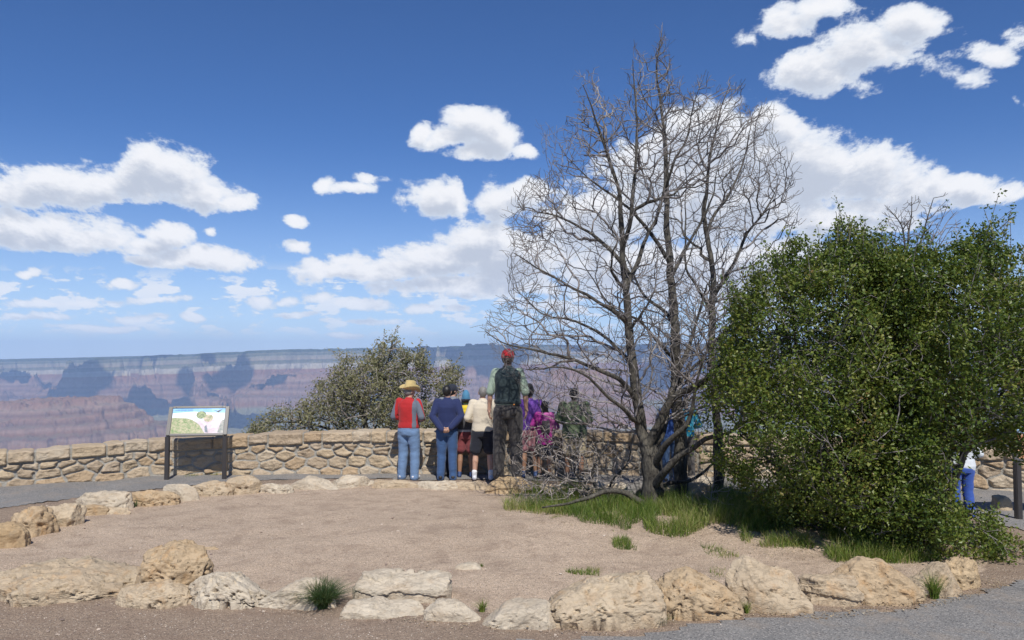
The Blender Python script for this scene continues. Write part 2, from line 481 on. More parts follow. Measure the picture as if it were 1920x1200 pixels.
def poly_px(pts): return np.array([[G(u, v).x, G(u, v).y] for u, v in pts])
def inside(P, poly):
    x, y = P[:, 0], P[:, 1]; r = np.zeros(len(P), bool); n = len(poly)
    for i in range(n):
        x1, y1 = poly[i]; x2, y2 = poly[(i + 1) % n]
        c = ((y1 > y) != (y2 > y))
        with np.errstate(divide='ignore', invalid='ignore'):
            xi = (x2 - x1) * (y - y1) / (y2 - y1) + x1
        r ^= c & (x < xi)
    return r
INNER = poly_px([(-40, 1050), (-20, 985), (60, 975), (130, 950), (240, 930), (340, 918), (420, 915), (640, 900), (930, 905), (1250, 925), (1500, 925), (1750, 960),
                 (1880, 1030), (1840, 1075), (1720, 1095), (1500, 1110), (1390, 1130), (1240, 1145), (1040, 1150), (880, 1145), (650, 1120), (480, 1110), (330, 1105), (150, 1090), (-40, 1090)])
ins = inside(Pn, INNER).astype(float)
attr(ground, 'inner', ins)

# asphalt path between the planter stones and the wall, and the asphalt in the near right corner
def asphalt_mat():
    m, t, b = new_mat("worn_asphalt")
    co = objco(t)
    n = t.noise(co, 1.6, 6, 0.65, 0.4)
    c = t.mix(t.maprange(n.outputs[0], 0.3, 0.7), (0.17, 0.166, 0.158), (0.245, 0.236, 0.22))
    v = t.voro(co, 95.0); g1 = t.n('ShaderNodeSeparateColor'); t.link(v.outputs['Color'], g1.inputs[0])
    c = t.mix(t.maprange(g1.outputs[0], 0.7, 1.0, 0, 0.8), c, (0.40, 0.37, 0.34))
    c = t.mix(t.maprange(g1.outputs[1], 0.75, 1.0, 0, 0.8), c, (0.045, 0.045, 0.05))
    dust = t.noise(co, 3.2, 7, 0.7, 0.6)
    c = t.mix(t.maprange(dust.outputs[0], 0.5, 0.72, 0, 0.7), c, (0.28, 0.23, 0.18))
    t.put(b.inputs['Base Color'], c); b.inputs['Roughness'].default_value = 0.95
    nb = bump(t, b, v.outputs['Distance'], 0.7, 0.006)
    return m
M['asphalt'] = asphalt_mat()
def sheet(name, poly, z0, seed):
    lo = poly.min(0); hi = poly.max(0); st = 0.07
    ax = np.arange(lo[0], hi[0] + st, st); ay = np.arange(lo[1], hi[1] + st, st)
    XX, YY = np.meshgrid(ax, ay); P = np.stack([XX.ravel(), YY.ravel()], 1)
    jit = np.stack([fbm(P * 2.2, 4, seed), fbm(P * 2.2 + 50, 4, seed + 1)], 1) - 0.5
    k = inside(P + jit * 0.34, poly)
    z = gz(P[:, 0], P[:, 1]) + (fbm(P * 1.3, 4, 3) - 0.5) * 0.05 + z0
    f = grid_faces(len(ay), len(ax)); f = f[k[f].all(1)]
    used = np.unique(f); mp = -np.ones(len(P), int); mp[used] = np.arange(len(used))
    return tag(np_mesh(name, np.stack([P[:, 0], P[:, 1], z], 1)[used], mp[f], M['asphalt']), kind='structure')
wl = [(x, float(wall_front_y(x)) + 0.1) for x in np.linspace(-11, 11.5, 40)]
innr = [tuple(p) for p in poly_px([(1880, 990), (1700, 950), (1400, 930), (1250, 915), (1100, 905), (940, 903), (640, 898), (430, 905), (340, 912), (230, 925), (120, 940), (30, 950), (-60, 965)])]
sheet("path", np.array(wl + [(9.5, 6.5), (7.2, 7.2), (6.6, 8.4)] + innr + [(-9.5, 9.8), (-12, 9)]), 0.010, 11)
sheet("asphalt_road", np.array([tuple(p) for p in poly_px([(980, 1196), (1180, 1186), (1330, 1172), (1500, 1152), (1650, 1138), (1780, 1120), (1960, 1078), (2100, 1000)])] + [(9.5, 6.0), (9, 1.5), (-2, 1.5), (-3.4, 4.6), (-1.0, 5.25)]), 0.010, 21)

# ------------------------------------------------------------------ the canyon
naz, nr1 = 1300, 900
az = np.radians(np.linspace(-41, 41, naz))
rr = np.concatenate([np.geomspace(19.0, 5600, 70)[:-1], np.linspace(5600, 21500, nr1), np.geomspace(21600, 24500, 12)])
A, R = np.meshgrid(az, rr)
xx = (np.tan(A) * R).ravel() * 0.92; yy = R.ravel()      # rows of equal distance ahead, real kilometres
P = np.stack([xx, yy], 1) / 1000.0
wx = fbm(P * 0.45 + 3.1, 4, 31) - 0.5; wy_ = fbm(P * 0.45 + 9.7, 4, 37) - 0.5
Pw = P + np.stack([wx, wy_], 1) * 1.9
rim_off = 1.8 * (fbm(np.stack([P[:, 0] * 0.55, P[:, 0] * 0], 1) + 2.0, 3, 43) - 0.5)
yk = P[:, 1] + rim_off * 1.3
e0 = np.interp(yk, [4.5, 6.5, 9, 12, 14, 15.5, 16.6, 17.6, 18.6, 19.5, 24], [.02, .14, .17, .19, .24, .33, .48, .66, .86, 1.02, 1.25])
rdg = fbm(Pw * 0.50, 6, 51, 0.52, 2.05, True)
rdg2 = fbm(Pw * 1.7 + 5, 5, 57, 0.55, 2.05, True)
amp = np.interp(yk, [4.5, 9, 12, 15, 18, 20, 22], [.3, .45, .75, 1.75, 1.6, .9, .0])
e = e0 + (rdg - 0.60) * amp * 1.15 + (rdg2 - 0.6) * 0.26 * np.interp(yk, [9, 19, 21], [1, 1, 0.1])
# two isolated red mesas nearer the viewer
def mesa(cxk, cyk, rx, ry, top, edge, sd, rot=0.0, tail=None):
    global e
    dx = P[:, 0] - cxk; dy = P[:, 1] - cyk
    a = dx * math.cos(rot) + dy * math.sin(rot); b2 = -dx * math.sin(rot) + dy * math.cos(rot)
    q = np.sqrt((a / rx) ** 2 + (b2 / ry) ** 2) + (fbm(P * 1.6, 5, sd, 0.55, 2.1, True) - 0.6) * 0.75
    em = np.clip(top - np.maximum(0, q - 1) * edge, 0, top)
    e = np.where(em > e, em, e)
e = np.where((P[:, 1] > 10.4) & (P[:, 1] < 14.6) & (P[:, 0] < -1.6), np.minimum(e, 0.16 + e * .35), e)
mesa(-5.0, 8.7, 0.55, 0.5, 0.655, 0.23, 61)
mesa(-4.3, 8.3, 0.06, 0.06, 0.60, .5, 62)
mesa(0.85, 10.4, 0.34, 0.4, 0.70, 0.17, 67)
mesa(-3.6, 15.2, 1.0, 0.8, 0.66, 0.5, 68)
mesa(-6.6, 15.6, 0.25, 0.25, 0.80, 0.7, 69)
mesa(-2.3, 16.0, 0.35, 0.3, 0.86, 0.6, 71)
e = np.where(P[:, 1] < 4.4, np.minimum(e, 0.15), e)
e = np.clip(e + (fbm(P * 5.0, 4, 73, .6, 2.1, True) - 0.62) * 0.10, 0, 1.2)
T = np.interp(e, [0, .10, .30, .37, .395, .47, .485, .53, .545, .59, .605, .65, .665, .73, .75, .82, .84, .865, .88, .90, 1.0, 1.3],
              [-1420, -1130, -1010, -940, -780, -735, -680, -655, -600, -578, -520, -498, -440, -365, -265, -205, -140, -115, -60, -45, 0, 15])
rimz = np.interp(np.degrees(np.arctan2(xx, yy)), [-35, -32.7, -25, -17, 0, 12, 35], [-75, -64, 25, 150, 285, 330, 345])
z = -1450 + (T + 1450) * (1450 + rimz) / 1450 + (fbm(P * 14, 3, 79) - 0.5) * 16 * (yy > 4000)
near = np.interp(yy, [0, 19, 60, 400, 1500, 3500, 5400], [-3, -6, -22, -120, -420, -950, -1180])
wn = np.clip((5600 - yy) / 600, 0, 1)
z = z * (1 - wn) + (near + (fbm(P * 2.5, 4, 83) - .5) * np.minimum(yy * .05, 120)) * wn
z = np.where(yy < 5600, np.minimum(z, H - 0.125 * yy + 1.0), z)
canyon = np_mesh("canyon_terrain", np.stack([xx, yy, z], 1), grid_faces(len(rr), naz), None)
tag(canyon, kind='structure'); attr(canyon, 'strata', (T + 1450) / 1500.0)
def canyon_mat():
    m, t, b = new_mat("canyon_rock")
    co = objco(t)
    s = t.n('ShaderNodeAttribute', attribute_name='strata').outputs['Fac']
    n1 = t.noise(co, 0.0011, 6, 0.6); n2 = t.noise(t.vmath('MULTIPLY', co, (1, 1, 9.0)), 0.004, 5, 0.65)
    s2 = t.math('ADD', s, t.math('MULTIPLY', t.math('SUBTRACT', n2.outputs[0], 0.5), 0.018))
    def p(h): return (h + 1450) / 1500.0
    red = (0.35, 0.165, 0.10); red2 = (0.235, 0.125, 0.09); pale = (0.56, 0.46, 0.37); buff = (0.42, 0.31, 0.22)
    c = t.ramp(s2, [(p(-1400), (0.13, 0.10, 0.09)), (p(-1150), (0.17, 0.14, 0.11)), (p(-1100), (0.24, 0.22, 0.155)), (p(-960), (0.27, 0.24, 0.165)),
                    (p(-935), (0.34, 0.22, 0.14)), (p(-900), red), (p(-800), (0.38, 0.23, 0.17)), (p(-770), red2), (p(-730), (0.30, 0.15, 0.09)),
                    (p(-700), (0.39, 0.23, 0.17)), (p(-650), red2), (p(-600), (0.37, 0.20, 0.14)), (p(-560), red2), (p(-520), (0.40, 0.24, 0.18)),
                    (p(-440), (0.34, 0.17, 0.11)), (p(-365), (0.36, 0.16, 0.095)), (p(-350), (0.55, 0.43, 0.31)), (p(-270), pale), (p(-255), (0.24, 0.20, 0.12)),
                    (p(-200), (0.16, 0.15, 0.085)), (p(-180), buff), (p(-110), (0.33, 0.29, 0.215)), (p(-100), (0.13, 0.13, 0.07)), (p(-55), (0.22, 0.20, 0.14)), (p(-40), (0.055, 0.075, 0.035)), (0.999, (0.045, 0.065, 0.03))])
    geo = t.n('ShaderNodeNewGeometry'); sp = t.n('ShaderNodeSeparateXYZ'); t.link(geo.outputs['Normal'], sp.inputs[0])
    flat = t.maprange(sp.outputs[2], 0.74, 0.95, 0, 0.8)
    low = t.maprange(s, p(-960), p(-700), (1.0), 0.35)
    scrub = t.mix(n1.outputs[0], (0.17, 0.165, 0.105), (0.30, 0.25, 0.165))
    c = t.mix(t.math('MULTIPLY', flat, low), c, scrub)
    fine = t.noise(co, 0.02, 6, 0.7)
    c = t.mix(1.0, c, (0.80, 0.88, 0.86), 'MULTIPLY')
    c = t.mix(0.5, c, t.mix(fine.outputs[0], t.mix(1.0, c, (0.3, 0.3, 0.3), 'MULTIPLY'), t.mix(1.0, c, (1.8, 1.8, 1.8), 'MULTIPLY')))
    t.put(b.inputs['Base Color'], c); b.inputs['Roughness'].default_value = 1.0; b.inputs['Specular IOR Level'].default_value = 0.0
    bump(t, b, t.noise(co, 0.012, 7, 0.7).outputs[0], 1.0, 45.0)
    return m
canyon.data.materials.append(canyon_mat())

# clouds added above the frame, out of view, to cast shadows on the canyon
m, t, b = new_mat("shadow_cloud_white"); b.inputs['Base Color'].default_value = (0.9, 0.9, 0.92, 1); b.inputs['Roughness'].default_value = 1
M['shadow_cloud'] = m
def shadow_cloud(gx_, gy_, gzz, rx, ry, sd):
    """an added cumulus, out of view, whose shadow falls round ground point (gx_, gy_, gzz)"""
    alt = 0.60 * gy_ / (1 + 0.60 / math.tan(SUN_EL)) + max(rx, ry) * 0.45
    k = (alt - gzz) / sun_dir.z
    c = Vector((gx_, gy_, gzz)) + sun_dir * k
    bm = bmesh.new(); bmesh.ops.create_icosphere(bm, subdivisions=5, radius=1.0)
    V = np.array([v.co[:] for v in bm.verts]); Fc = np.array([[v.index for v in f.verts] for f in bm.faces]); bm.free()
    n = fbm(V * 2.0 + sd, 6, sd, 0.62, 2.1); n2 = fbm(V * 4.5 + sd, 3, sd + 3)
    rad = 0.85 + 0.95 * (n - 0.3) + 0.25 * (n2 - .5)
    Z = V[:, 2] * rad * min(rx, ry) * 0.42; Z = np.where(Z < 0, Z * 0.3, Z)
    VV = np.stack([c.x + V[:, 0] * rad * rx, c.y + V[:, 1] * rad * ry, c.z + Z], 1)
    ob = np_mesh("shadow_cloud", VV, Fc, M['shadow_cloud']); tag(ob, kind='structure')
for i, (u, v, gzz, gyk, rx, ry) in enumerate([
        (40, 752, -950, 14.5, 1150, 1000), (170, 744, -900, 15.2, 520, 500), (270, 752, -950, 14.2, 760, 700), (445, 768, -850, 12.8, 480, 900), (375, 728, -650, 15.6, 360, 300), (520, 735, -700, 15.0, 420, 220), (590, 790, -950, 11.5, 420, 260), (335, 692, -350, 17.5, 650, 600),
        (430, 705, -400, 16.5, 420, 420), (895, 700, -300, 17.0, 1250, 1500), (660, 675, -100, 18.6, 1400, 700), (1190, 775, -900, 12.5, 650, 1100), (1010, 725, -500, 14.5, 700, 500), (760, 740, -700, 14.0, 700, 350), (120, 705, -400, 16.8, 500, 400),
        (1250, 700, -300, 16.5, 900, 900), (200, 684, -150, 18.0, 500, 500), (1060, 690, -300, 16.5, 900, 500), (1450, 760, -800, 13.0, 1200, 900), (30, 700, -400, 17.0, 700, 300), (700, 715, -600, 15.5, 500, 260), (985, 755, -800, 12.5, 260, 300), (560, 662, -60, 19.0, 1500, 420), (800, 655, 100, 19.3, 1800, 500), (1150, 652, 150, 19.3, 1800, 500), (330, 668, -50, 19.0, 700, 300), (1350, 690, -300, 17.0, 900, 1200)]):
    d = pix_dir(u, v)
    shadow_cloud(d.x * gyk * 1000, gyk * 1000, gzz, rx, ry, 100 + i * 3)
# ------------------------------------------------------------------ the stone wall
def build_wall():
    total = WS[-1]; ds = 0.014
    ns = int(total / ds); S = np.linspace(0, total, ns)
    hgt = np.interp(S, WS, WC[:, 2]); fx = np.interp(S, WS, WC[:, 0]); fy = np.interp(S, WS, WC[:, 1])
    tx = np.gradient(fx); ty = np.gradient(fy); L = np.hypot(tx, ty); tx /= L; ty /= L
    ox, oy = ty, -tx            # outward = toward the camera side
    thick = 0.44
    nf, nt_, nb = 62, 26, 8
    rnd = random.Random(5)
    # coping joints
    cj = [0.0]
    while cj[-1] < total: cj.append(cj[-1] + rnd.uniform(0.28, 0.72))
    cj = np.array(cj); cdrop = np.array([rnd.uniform(-0.022, 0.022) for _ in cj]); cprot = np.array([rnd.uniform(0.0, 0.03) for _ in cj])
    # rubble seeds in (s, t) with t in metres below the coping
    seeds = []; rowsz = [0.085, 0.155, 0.20, 0.20]
    t0 = 0.0
    for ri, rh in enumerate(rowsz):
        s = rnd.uniform(0, .3)
        while s < total:
            step = rnd.uniform(0.15, 0.40) if ri == 0 else rnd.uniform(0.24, 0.44) if ri == 1 else rnd.uniform(0.26, 0.62)
            jt = 0.012 if ri == 0 else 0.05
            seeds.append((s + step / 2, t0 + rh / 2 + rnd.uniform(-jt, jt), rnd.random(), rnd.uniform(-.012, .02), rnd.uniform(-.09, .09), rnd.uniform(-.06, .16)))
            s += step
        t0 += rh
    seeds = np.array(seeds); AN = 0.62
    kd = KDTree(len(seeds))
    for i, q in enumerate(seeds): kd.insert((q[0] * AN, q[1], 0), i)
    kd.balance()
    rows = []; rnds = []; mort = []
    SS, FF = np.meshgrid(S, np.linspace(0, 1, nf), indexing='ij')   # FF: 0 foot .. 1 top edge
    hh = hgt[:, None]
    cop_h = 0.18
    zt = FF * hh
    ci = np.clip(np.searchsorted(cj, SS.ravel()) - 1, 0, len(cj) - 2).reshape(SS.shape)
    wob = (vn(np.stack([SS.ravel() * 6, zt.ravel() * 6], 1), 3).reshape(SS.shape) - .5) * 0.035
    dl = np.minimum(SS - cj[ci], cj[ci + 1] - SS) + wob * 0.6
    below = (hh - zt)                                                  # metres below top
    cop_line = cop_h + cdrop[ci] + wob * 0.5
    cope_e = np.minimum(dl, cop_line - below)
    tt = below - cop_h
    pts = np.stack([SS.ravel() * AN + (vn(np.stack([SS.ravel() * 9, zt.ravel() * 9], 1), 8) - .5) * 0.03, tt.ravel() + wob.ravel() * 0.6], 1)
    e1 = np.zeros(len(pts)); sid = np.zeros(len(pts), int)
    need = (below.ravel() > cop_h - 0.05)
    for i in np.nonzero(need)[0]:
        a = kd.find_n((pts[i, 0], pts[i, 1], 0), 2)
        p1, i1, d1 = a[0]; p2, i2, d2 = a[1]
        e1[i] = (d2 * d2 - d1 * d1) / (2 * max((p2 - p1).length, 1e-4)); sid[i] = i1
    e1 = e1.reshape(SS.shape); sid = sid.reshape(SS.shape)
    iscope = cope_e > -0.012
    ed = np.where(iscope, cope_e, np.minimum(e1, below - cop_line - 0.006))
    sm = np.clip((ed - 0.009) / 0.014, 0, 1); sm = sm * sm * (3 - 2 * sm)
    rough = (fbm(np.stack([SS.ravel() * 7, zt.ravel() * 9, SS.ravel() * 0], 1), 5, 15, 0.6) - .5).reshape(SS.shape)
    ridge = (fbm(np.stack([SS.ravel() * 4, zt.ravel() * 7], 1), 4, 19, 0.55, 2.1, True) - .6).reshape(SS.shape)
    sd = seeds[sid]
    tilt = (SS - sd[..., 0]) * sd[..., 4] + (tt - sd[..., 1]) * -sd[..., 5]
    relief = np.where(iscope, 0.040 + cprot[ci], 0.030 + sd[..., 3] + tilt) + rough * 0.075 + ridge * 0.05
    pill = np.clip(ed / 0.035, 0, 1) ** 0.7
    outw = sm * np.maximum(relief * (0.78 + 0.22 * pill), 0.010)
    base_bulge = 0.05 * np.exp(-zt / 0.12)
    rid = np.where(iscope, ((ci * 7919) % 97) / 97.0, sd[..., 2])
    # front
    ztop = zt + np.where(FF > 0.999, 0, 0)
    Xf = fx[:, None] + ox[:, None] * (outw + base_bulge); Yf = fy[:, None] + oy[:, None] * (outw + base_bulge)
    gzv = gz(fx, fy)[:, None] - 0.04
    topw = (fbm(np.stack([S * 2.2, S * 0], 1), 4, 23) - .5) * 0.05
    Zf = zt * (1 + topw[:, None] / hh * FF) + gzv
    # top surface
    TT = np.linspace(0, 1, nt_ + 1)[1:][None, :]
    cit = ci[:, -1:]; dlt = dl[:, -1:]
    lip = outw[:, -1:]
    back = thick * TT - lip * (1 - TT)
    j = np.minimum(dlt, np.minimum(thick * (1 - TT) + .02, 9)) + 0 * TT
    smt = np.clip((j - 0.008) / 0.016, 0, 1)
    s2 = np.repeat(S[:, None], nt_, 1); d2_ = thick * TT + 0 * s2
    rt = (fbm(np.stack([s2.ravel() * 7, d2_.ravel() * 7], 1), 5, 29, .6) - .5).reshape(s2.shape)
    edge_round = 0.022 * (1 - np.exp(-(TT * thick) / 0.03))
    Xt = fx[:, None] - ox[:, None] * back; Yt = fy[:, None] - oy[:, None] * back
    Zt = Zf[:, -1:] + edge_round + (rt * 0.035 - 0.014 * (1 - smt) + cdrop[cit] * .6) * np.minimum(TT * 4, 1)
    # back
    BB = np.linspace(1, 0, nb + 1)[1:][None, :]
    Xb = fx[:, None] - ox[:, None] * (thick + 0.02) + 0 * BB; Yb = fy[:, None] - oy[:, None] * (thick + 0.02) + 0 * BB
    Zb = (Zt[:, -1:] + 0.6) * BB - 0.6 + 0 * Xb
    Xa = np.concatenate([Xf, Xt, Xb], 1); Ya = np.concatenate([Yf, Yt, Yb], 1); Za = np.concatenate([Zf, Zt, Zb], 1)
    mo = np.concatenate([sm, smt, np.ones_like(Zb)], 1); ra = np.concatenate([rid, np.repeat(rid[:, -1:], nt_ + nb, 1)], 1)
    V = np.stack([Xa.ravel(), Ya.ravel(), Za.ravel()], 1)
    nc = Xa.shape[1]
    fc = grid_faces(ns, nc)[:, ::-1]
    m, t, b = new_mat("wall_stone")
    co = objco(t)
    at = t.n('ShaderNodeAttribute', attribute_name='stone').outputs['Fac']
    mt = t.n('ShaderNodeAttribute', attribute_name='face').outputs['Fac']
    c = t.ramp(at, [(0.0, (0.36, 0.28, 0.195)), (0.18, (0.51, 0.41, 0.285)), (0.36, (0.42, 0.345, 0.26)), (0.54, (0.52, 0.41, 0.265)), (0.68, (0.45, 0.31, 0.175)), (0.82, (0.56, 0.485, 0.37))], 'CONSTANT')
    n = t.noise(co, 7.0, 6, .65, .4); n2 = t.noise(co, 34.0, 6, .7)
    c = t.mix(t.maprange(n.outputs[0], .4, .7, 0, .6), c, (0.33, 0.23, 0.135))
    c = t.mix(0.45, c, t.mix(n2.outputs[0], mul((.3, .23, .15), 0.8), (0.68, 0.55, 0.40)))
    mc = t.mix(n2.outputs[0], (0.27, 0.255, 0.22), (0.42, 0.395, 0.345))
    c = t.mix(t.maprange(mt, 0.1, 0.6), mc, c)
    t.put(b.inputs['Base Color'], c); b.inputs['Roughness'].default_value = .95; b.inputs['Specular IOR Level'].default_value = .2
    cr = t.noise(t.vmath('MULTIPLY', co, (1, 1, 1.7)), 8.0, 8, .62, .8)
    crk = t.maprange(t.math('ABSOLUTE', t.math('SUBTRACT', cr.outputs[0], .5)), 0, .04)
    nb_ = bump(t, b, crk, .5, .012); bump(t, b, t.math('ADD', n2.outputs[0], n.outputs[0]), .9, .018, nb_)
    o = np_mesh("stone_wall", V, fc, m)
    attr(o, 'stone', ra.ravel()); attr(o, 'face', mo.ravel())
    tag(o, "long low curving wall of mortared tan rubble stone along the canyon rim", "wall")
build_wall()

# ------------------------------------------------------------------ kerb rocks round the planter
def rock_mesh(w, d, h, seed, sub=5, box=3.2, prof=None, cuts=11, rough=1.0, layers=0.0, lean=0.0, pits=0.0):
    bm = bmesh.new(); bmesh.ops.create_icosphere(bm, subdivisions=sub, radius=1.0)
    N = np.array([v.co[:] for v in bm.verts]); Fc = np.array([[v.index for v in f.verts] for f in bm.faces]); bm.free()
    rs = np.random.RandomState(seed)
    r = (np.abs(N[:, 0]) ** box + np.abs(N[:, 1]) ** box + np.abs(N[:, 2]) ** box) ** (-1.0 / box)
    V = N * r[:, None]
    for k in range(cuts):                                   # chipped facets
        n = rs.normal(size=3); n[2] = abs(n[2]) * (1 if k % 2 else .12); n /= np.linalg.norm(n)
        dd = rs.uniform(0.72, 1.0); q = V @ n - dd
        V = V - np.outer(np.where(q > 0, q * 0.95, 0), n)
    sc = np.array([w / 2, d / 2, h / 2]) / np.abs(V).max(0)
    V = V * sc
    s0 = min(w, d, h * 1.6)
    n1 = fbm(V / s0 * 1.9 + seed * 3.1, 5, seed, .55) - .5
    n2 = fbm(V / s0 * 4.0 + seed, 5, seed + 9, .55, 2.1, True) - .6
    disp = (n1 * 0.27 + n2 * 0.08) * s0 * rough
    if layers: disp += layers * 0.05 * s0 * np.sign(np.sin(V[:, 2] / h * 17 + n1 * 7 + V[:, 0] / w * 2)) * (0.5 + vn(V / s0 * 3, seed + 2))
    if sub >= 5:
        pt = fbm(V * 22.0 + seed, 3, seed + 4, .6)
        disp -= np.clip(pt - (0.62 - pits * .06), 0, 1) * (0.06 + pits * 0.14)
        disp += (fbm(V * 45.0 + seed, 2, seed + 6) - .5) * 0.008
    V = V + N * disp[:, None]
    V[:, 2] = np.where(V[:, 2] < -.15 * h, V[:, 2] - .18 * h, V[:, 2])
    V[:, 0] += lean * V[:, 2]
    if prof is not None:
        xa = np.clip(V[:, 0] / w + 0.5, 0, 1)
        k = np.interp(xa, [p[0] for p in prof], [p[1] for p in prof])
        zb = V[:, 2] + h / 2
        V[:, 2] = zb * k - h / 2
    V[:, 2] += h / 2 - 0.04 * h - 0.02
    return V, Fc

def rock(px, label, matn='rock', sub=5, dk=0.65, rz=0.0, name="boulder", group="boulders edging the planter", cat="rock", hk=1.0, lift=0.0, **kw):
    u0, u1, v0, v1 = px
    base = G((u0 + u1) / 2, v1)
    wd = (G(u1, v1) - G(u0, v1)).length
    d = wd * dk
    el = math.atan2(H, base.y + d / 2)
    app = (v1 - v0) / F * (base.y + d / 2) * 1.0
    h = max(0.06, (app - d * math.sin(el) * 0.8) / math.cos(el)) * hk
    V, Fc = rock_mesh(wd * 1.13, d, h * 1.08 + 0.03, kw.pop('seed', int(u0 + v0) % 9973), sub, **kw)
    x = base.x; y = base.y + d * 0.5 * 0.92
    zz = gzf(x, base.y) + lift
    o = np_mesh(name, V, Fc, M[matn])
    o.location = (x, y, zz - 0.045); o.rotation_euler = (0, 0, rz)
    tag(o, label, cat, group)
    return o, h

NR = "boulders of the near row of the planter"
FR = "boulders of the far row of the planter"
near_rocks = [
 ((-95, 240, 1028, 1138), "broad low pitted tan boulder at the bottom left corner, grass tuft before it", 'rock', dict(dk=.75, hk=.85, prof=[(0, .9), (.5, .95), (.8, .7), (1, .35)], pits=1)),
 ((246, 378, 1014, 1122), "round-topped tan boulder sitting upright behind the near row at lower left", 'rock_warm', dict(dk=.8, hk=1.0, box=2.6, lean=.12, pits=1)),
 ((205, 350, 1085, 1140), "low half-buried tan rock in front of the round-topped boulder", 'rock', dict(dk=.5, pits=.6)),
 ((345, 485, 1060, 1142), "pale pitted boulder with a sloping right side, right of the round-topped boulder", 'rock_pale', dict(dk=.62, prof=[(0, .75), (.3, 1), (.55, .95), (1, .35)], pits=1.2)),
 ((468, 618, 1073, 1143), "pale wedge-shaped rock rising to the right, behind the big grass tuft", 'rock_pale', dict(dk=.45, prof=[(0, .25), (.6, .95), (1, 1)])),
 ((632, 788, 1112, 1162), "flat pale bottom slab half buried under the layered slab", 'rock_pale', dict(dk=.55, box=5, prof=[(0, .8), (.2, 1), (.6, .8), (1, .9)], rough=.6)),
 ((788, 895, 1119, 1169), "small smooth greyish tan block right of the layered slab", 'rock_pale', dict(dk=.55, box=4.5, rough=.55)),
 ((896, 1041, 1110, 1177), "pale block whose top slopes up to the right, left of the biggest block", 'rock_pale', dict(dk=.5, box=4, rough=.6, prof=[(0, .35), (.4, .8), (.85, 1.05), (1, .8)])),
 ((1044, 1243, 1068, 1176), "biggest blocky tan boulder of the near row, top sloping up to the right", 'rock', dict(dk=.5, box=4.5, rough=.8, prof=[(0, .55), (.35, .85), (.85, 1.05), (1, .8)], pits=1, cuts=5)),
 ((1236, 1400, 1066, 1167), "orange-stained rough boulder tapering to the right, beside the biggest block", 'rock_warm', dict(dk=.55, prof=[(0, .8), (.4, 1.05), (.75, .75), (1, .5)], pits=1)),
 ((1378, 1524, 1050, 1152), "angular tan boulder with a flat sloping top, under the bush edge", 'rock', dict(dk=.55, box=4.2, rough=.7, prof=[(0, .95), (.25, 1.08), (1, .72)], lean=-.1, pits=.3)),
 ((1508, 1640, 1070, 1135), "low cracked boulder between the angular one and the domed one", 'rock', dict(dk=.6, rough=.9, layers=.5)),
 ((1574, 1738, 1046, 1134), "large domed boulder with an orange patch, in front of the leafy bush", 'rock_warm', dict(dk=.6, prof=[(0, .75), (.3, 1.05), (.6, .98), (1, .55)], pits=.2, box=3)),
 ((1710, 1818, 1047, 1122), "pointed tan boulder with a weed growing against its left side", 'rock', dict(dk=.65, prof=[(0, .45), (.55, 1.05), (.8, 1), (1, .5)], pits=.2)),
 ((1786, 1848, 1038, 1106), "last small brown boulder at the right end of the near row", 'rock_brown', dict(dk=.9, box=2.6, pits=1)),
]
for px, lb, mn, kw in near_rocks:
    rock(px, lb, mn, group=NR, sub=6 if (px[1] - px[0]) > 90 else 5, **kw)
o, hh_ = rock((655, 828, 1074, 1134), "layered pale slab lying on top of another slab in the near row", 'rock_pale', group=NR, sub=6, dk=.5, box=5, rough=.5, layers=.45, lift=.05)
far_rocks = [
 ((-26, 34, 972, 1030), "dark cut-off boulder at the left edge, nearest of the far row", 'rock_brown', dict(dk=.9)),
 ((0, 80, 944, 1008), "big tan boulder with undercut right side near the left edge", 'rock_warm', dict(dk=.9, box=2.7, pits=1)),
 ((66, 138, 939, 990), "boulder with a dark overhang on its right end", 'rock', dict(dk=.8, lean=.25, pits=.6)),
 ((134, 236, 916, 958), "rough pale boulder behind a small tan rock at left", 'rock_pale', dict(dk=.5, pits=1.1)),
 ((130, 190, 942, 968), "small pitted rock at the foot of the rough pale boulder", 'rock_warm', dict(dk=.6)),
 ((186, 236, 947, 966), "small flat yellowish rock beside the small pitted one", 'rock', dict(dk=.5, box=4)),
 ((224, 322, 914, 949), "long low knobbly boulder with a weed at its left end", 'rock_warm', dict(dk=.45, pits=1)),
 ((308, 362, 904, 940), "tilted smooth pale slab in front of the sign's left post", 'rock_pale', dict(dk=.5, box=5, rough=.4, lean=-.35)),
 ((350, 424, 899, 932), "low knobbly rock between the tilted slab and the round one under the sign", 'rock', dict(dk=.5, pits=1)),
 ((418, 478, 888, 928), "round pitted boulder at the foot of the sign's right post", 'rock', dict(dk=.85, box=2.5, pits=1.2)),
 ((472, 542, 902, 926), "low pale pitted rock right of the round one", 'rock_pale', dict(dk=.5, pits=1)),
 ((538, 628, 891, 919), "pale rock with a peaked top in the middle of the far row", 'rock_pale', dict(dk=.5, prof=[(0, .5), (.4, 1.1), (1, .6)])),
 ((622, 684, 887, 915), "flat-topped pale tilted rock right of the peaked one", 'rock_pale', dict(dk=.6, box=4)),
 ((678, 702, 897, 912), "tiny square pale rock between two flat ones", 'rock_pale', dict(dk=.8, box=4)),
 ((696, 790, 896, 917), "flat rock by the feet of the person in the cowboy hat", 'rock', dict(dk=.35, box=4)),
 ((786, 862, 898, 918), "flat rock by the feet of the person in navy", 'rock_pale', dict(dk=.4, box=4)),
 ((858, 920, 898, 918), "flat rock left of the boulder the tall person stands on", 'rock', dict(dk=.5, box=4)),
]
for px, lb, mn, kw in far_rocks:
    rock(px, lb, mn, group=FR, sub=5, **kw)
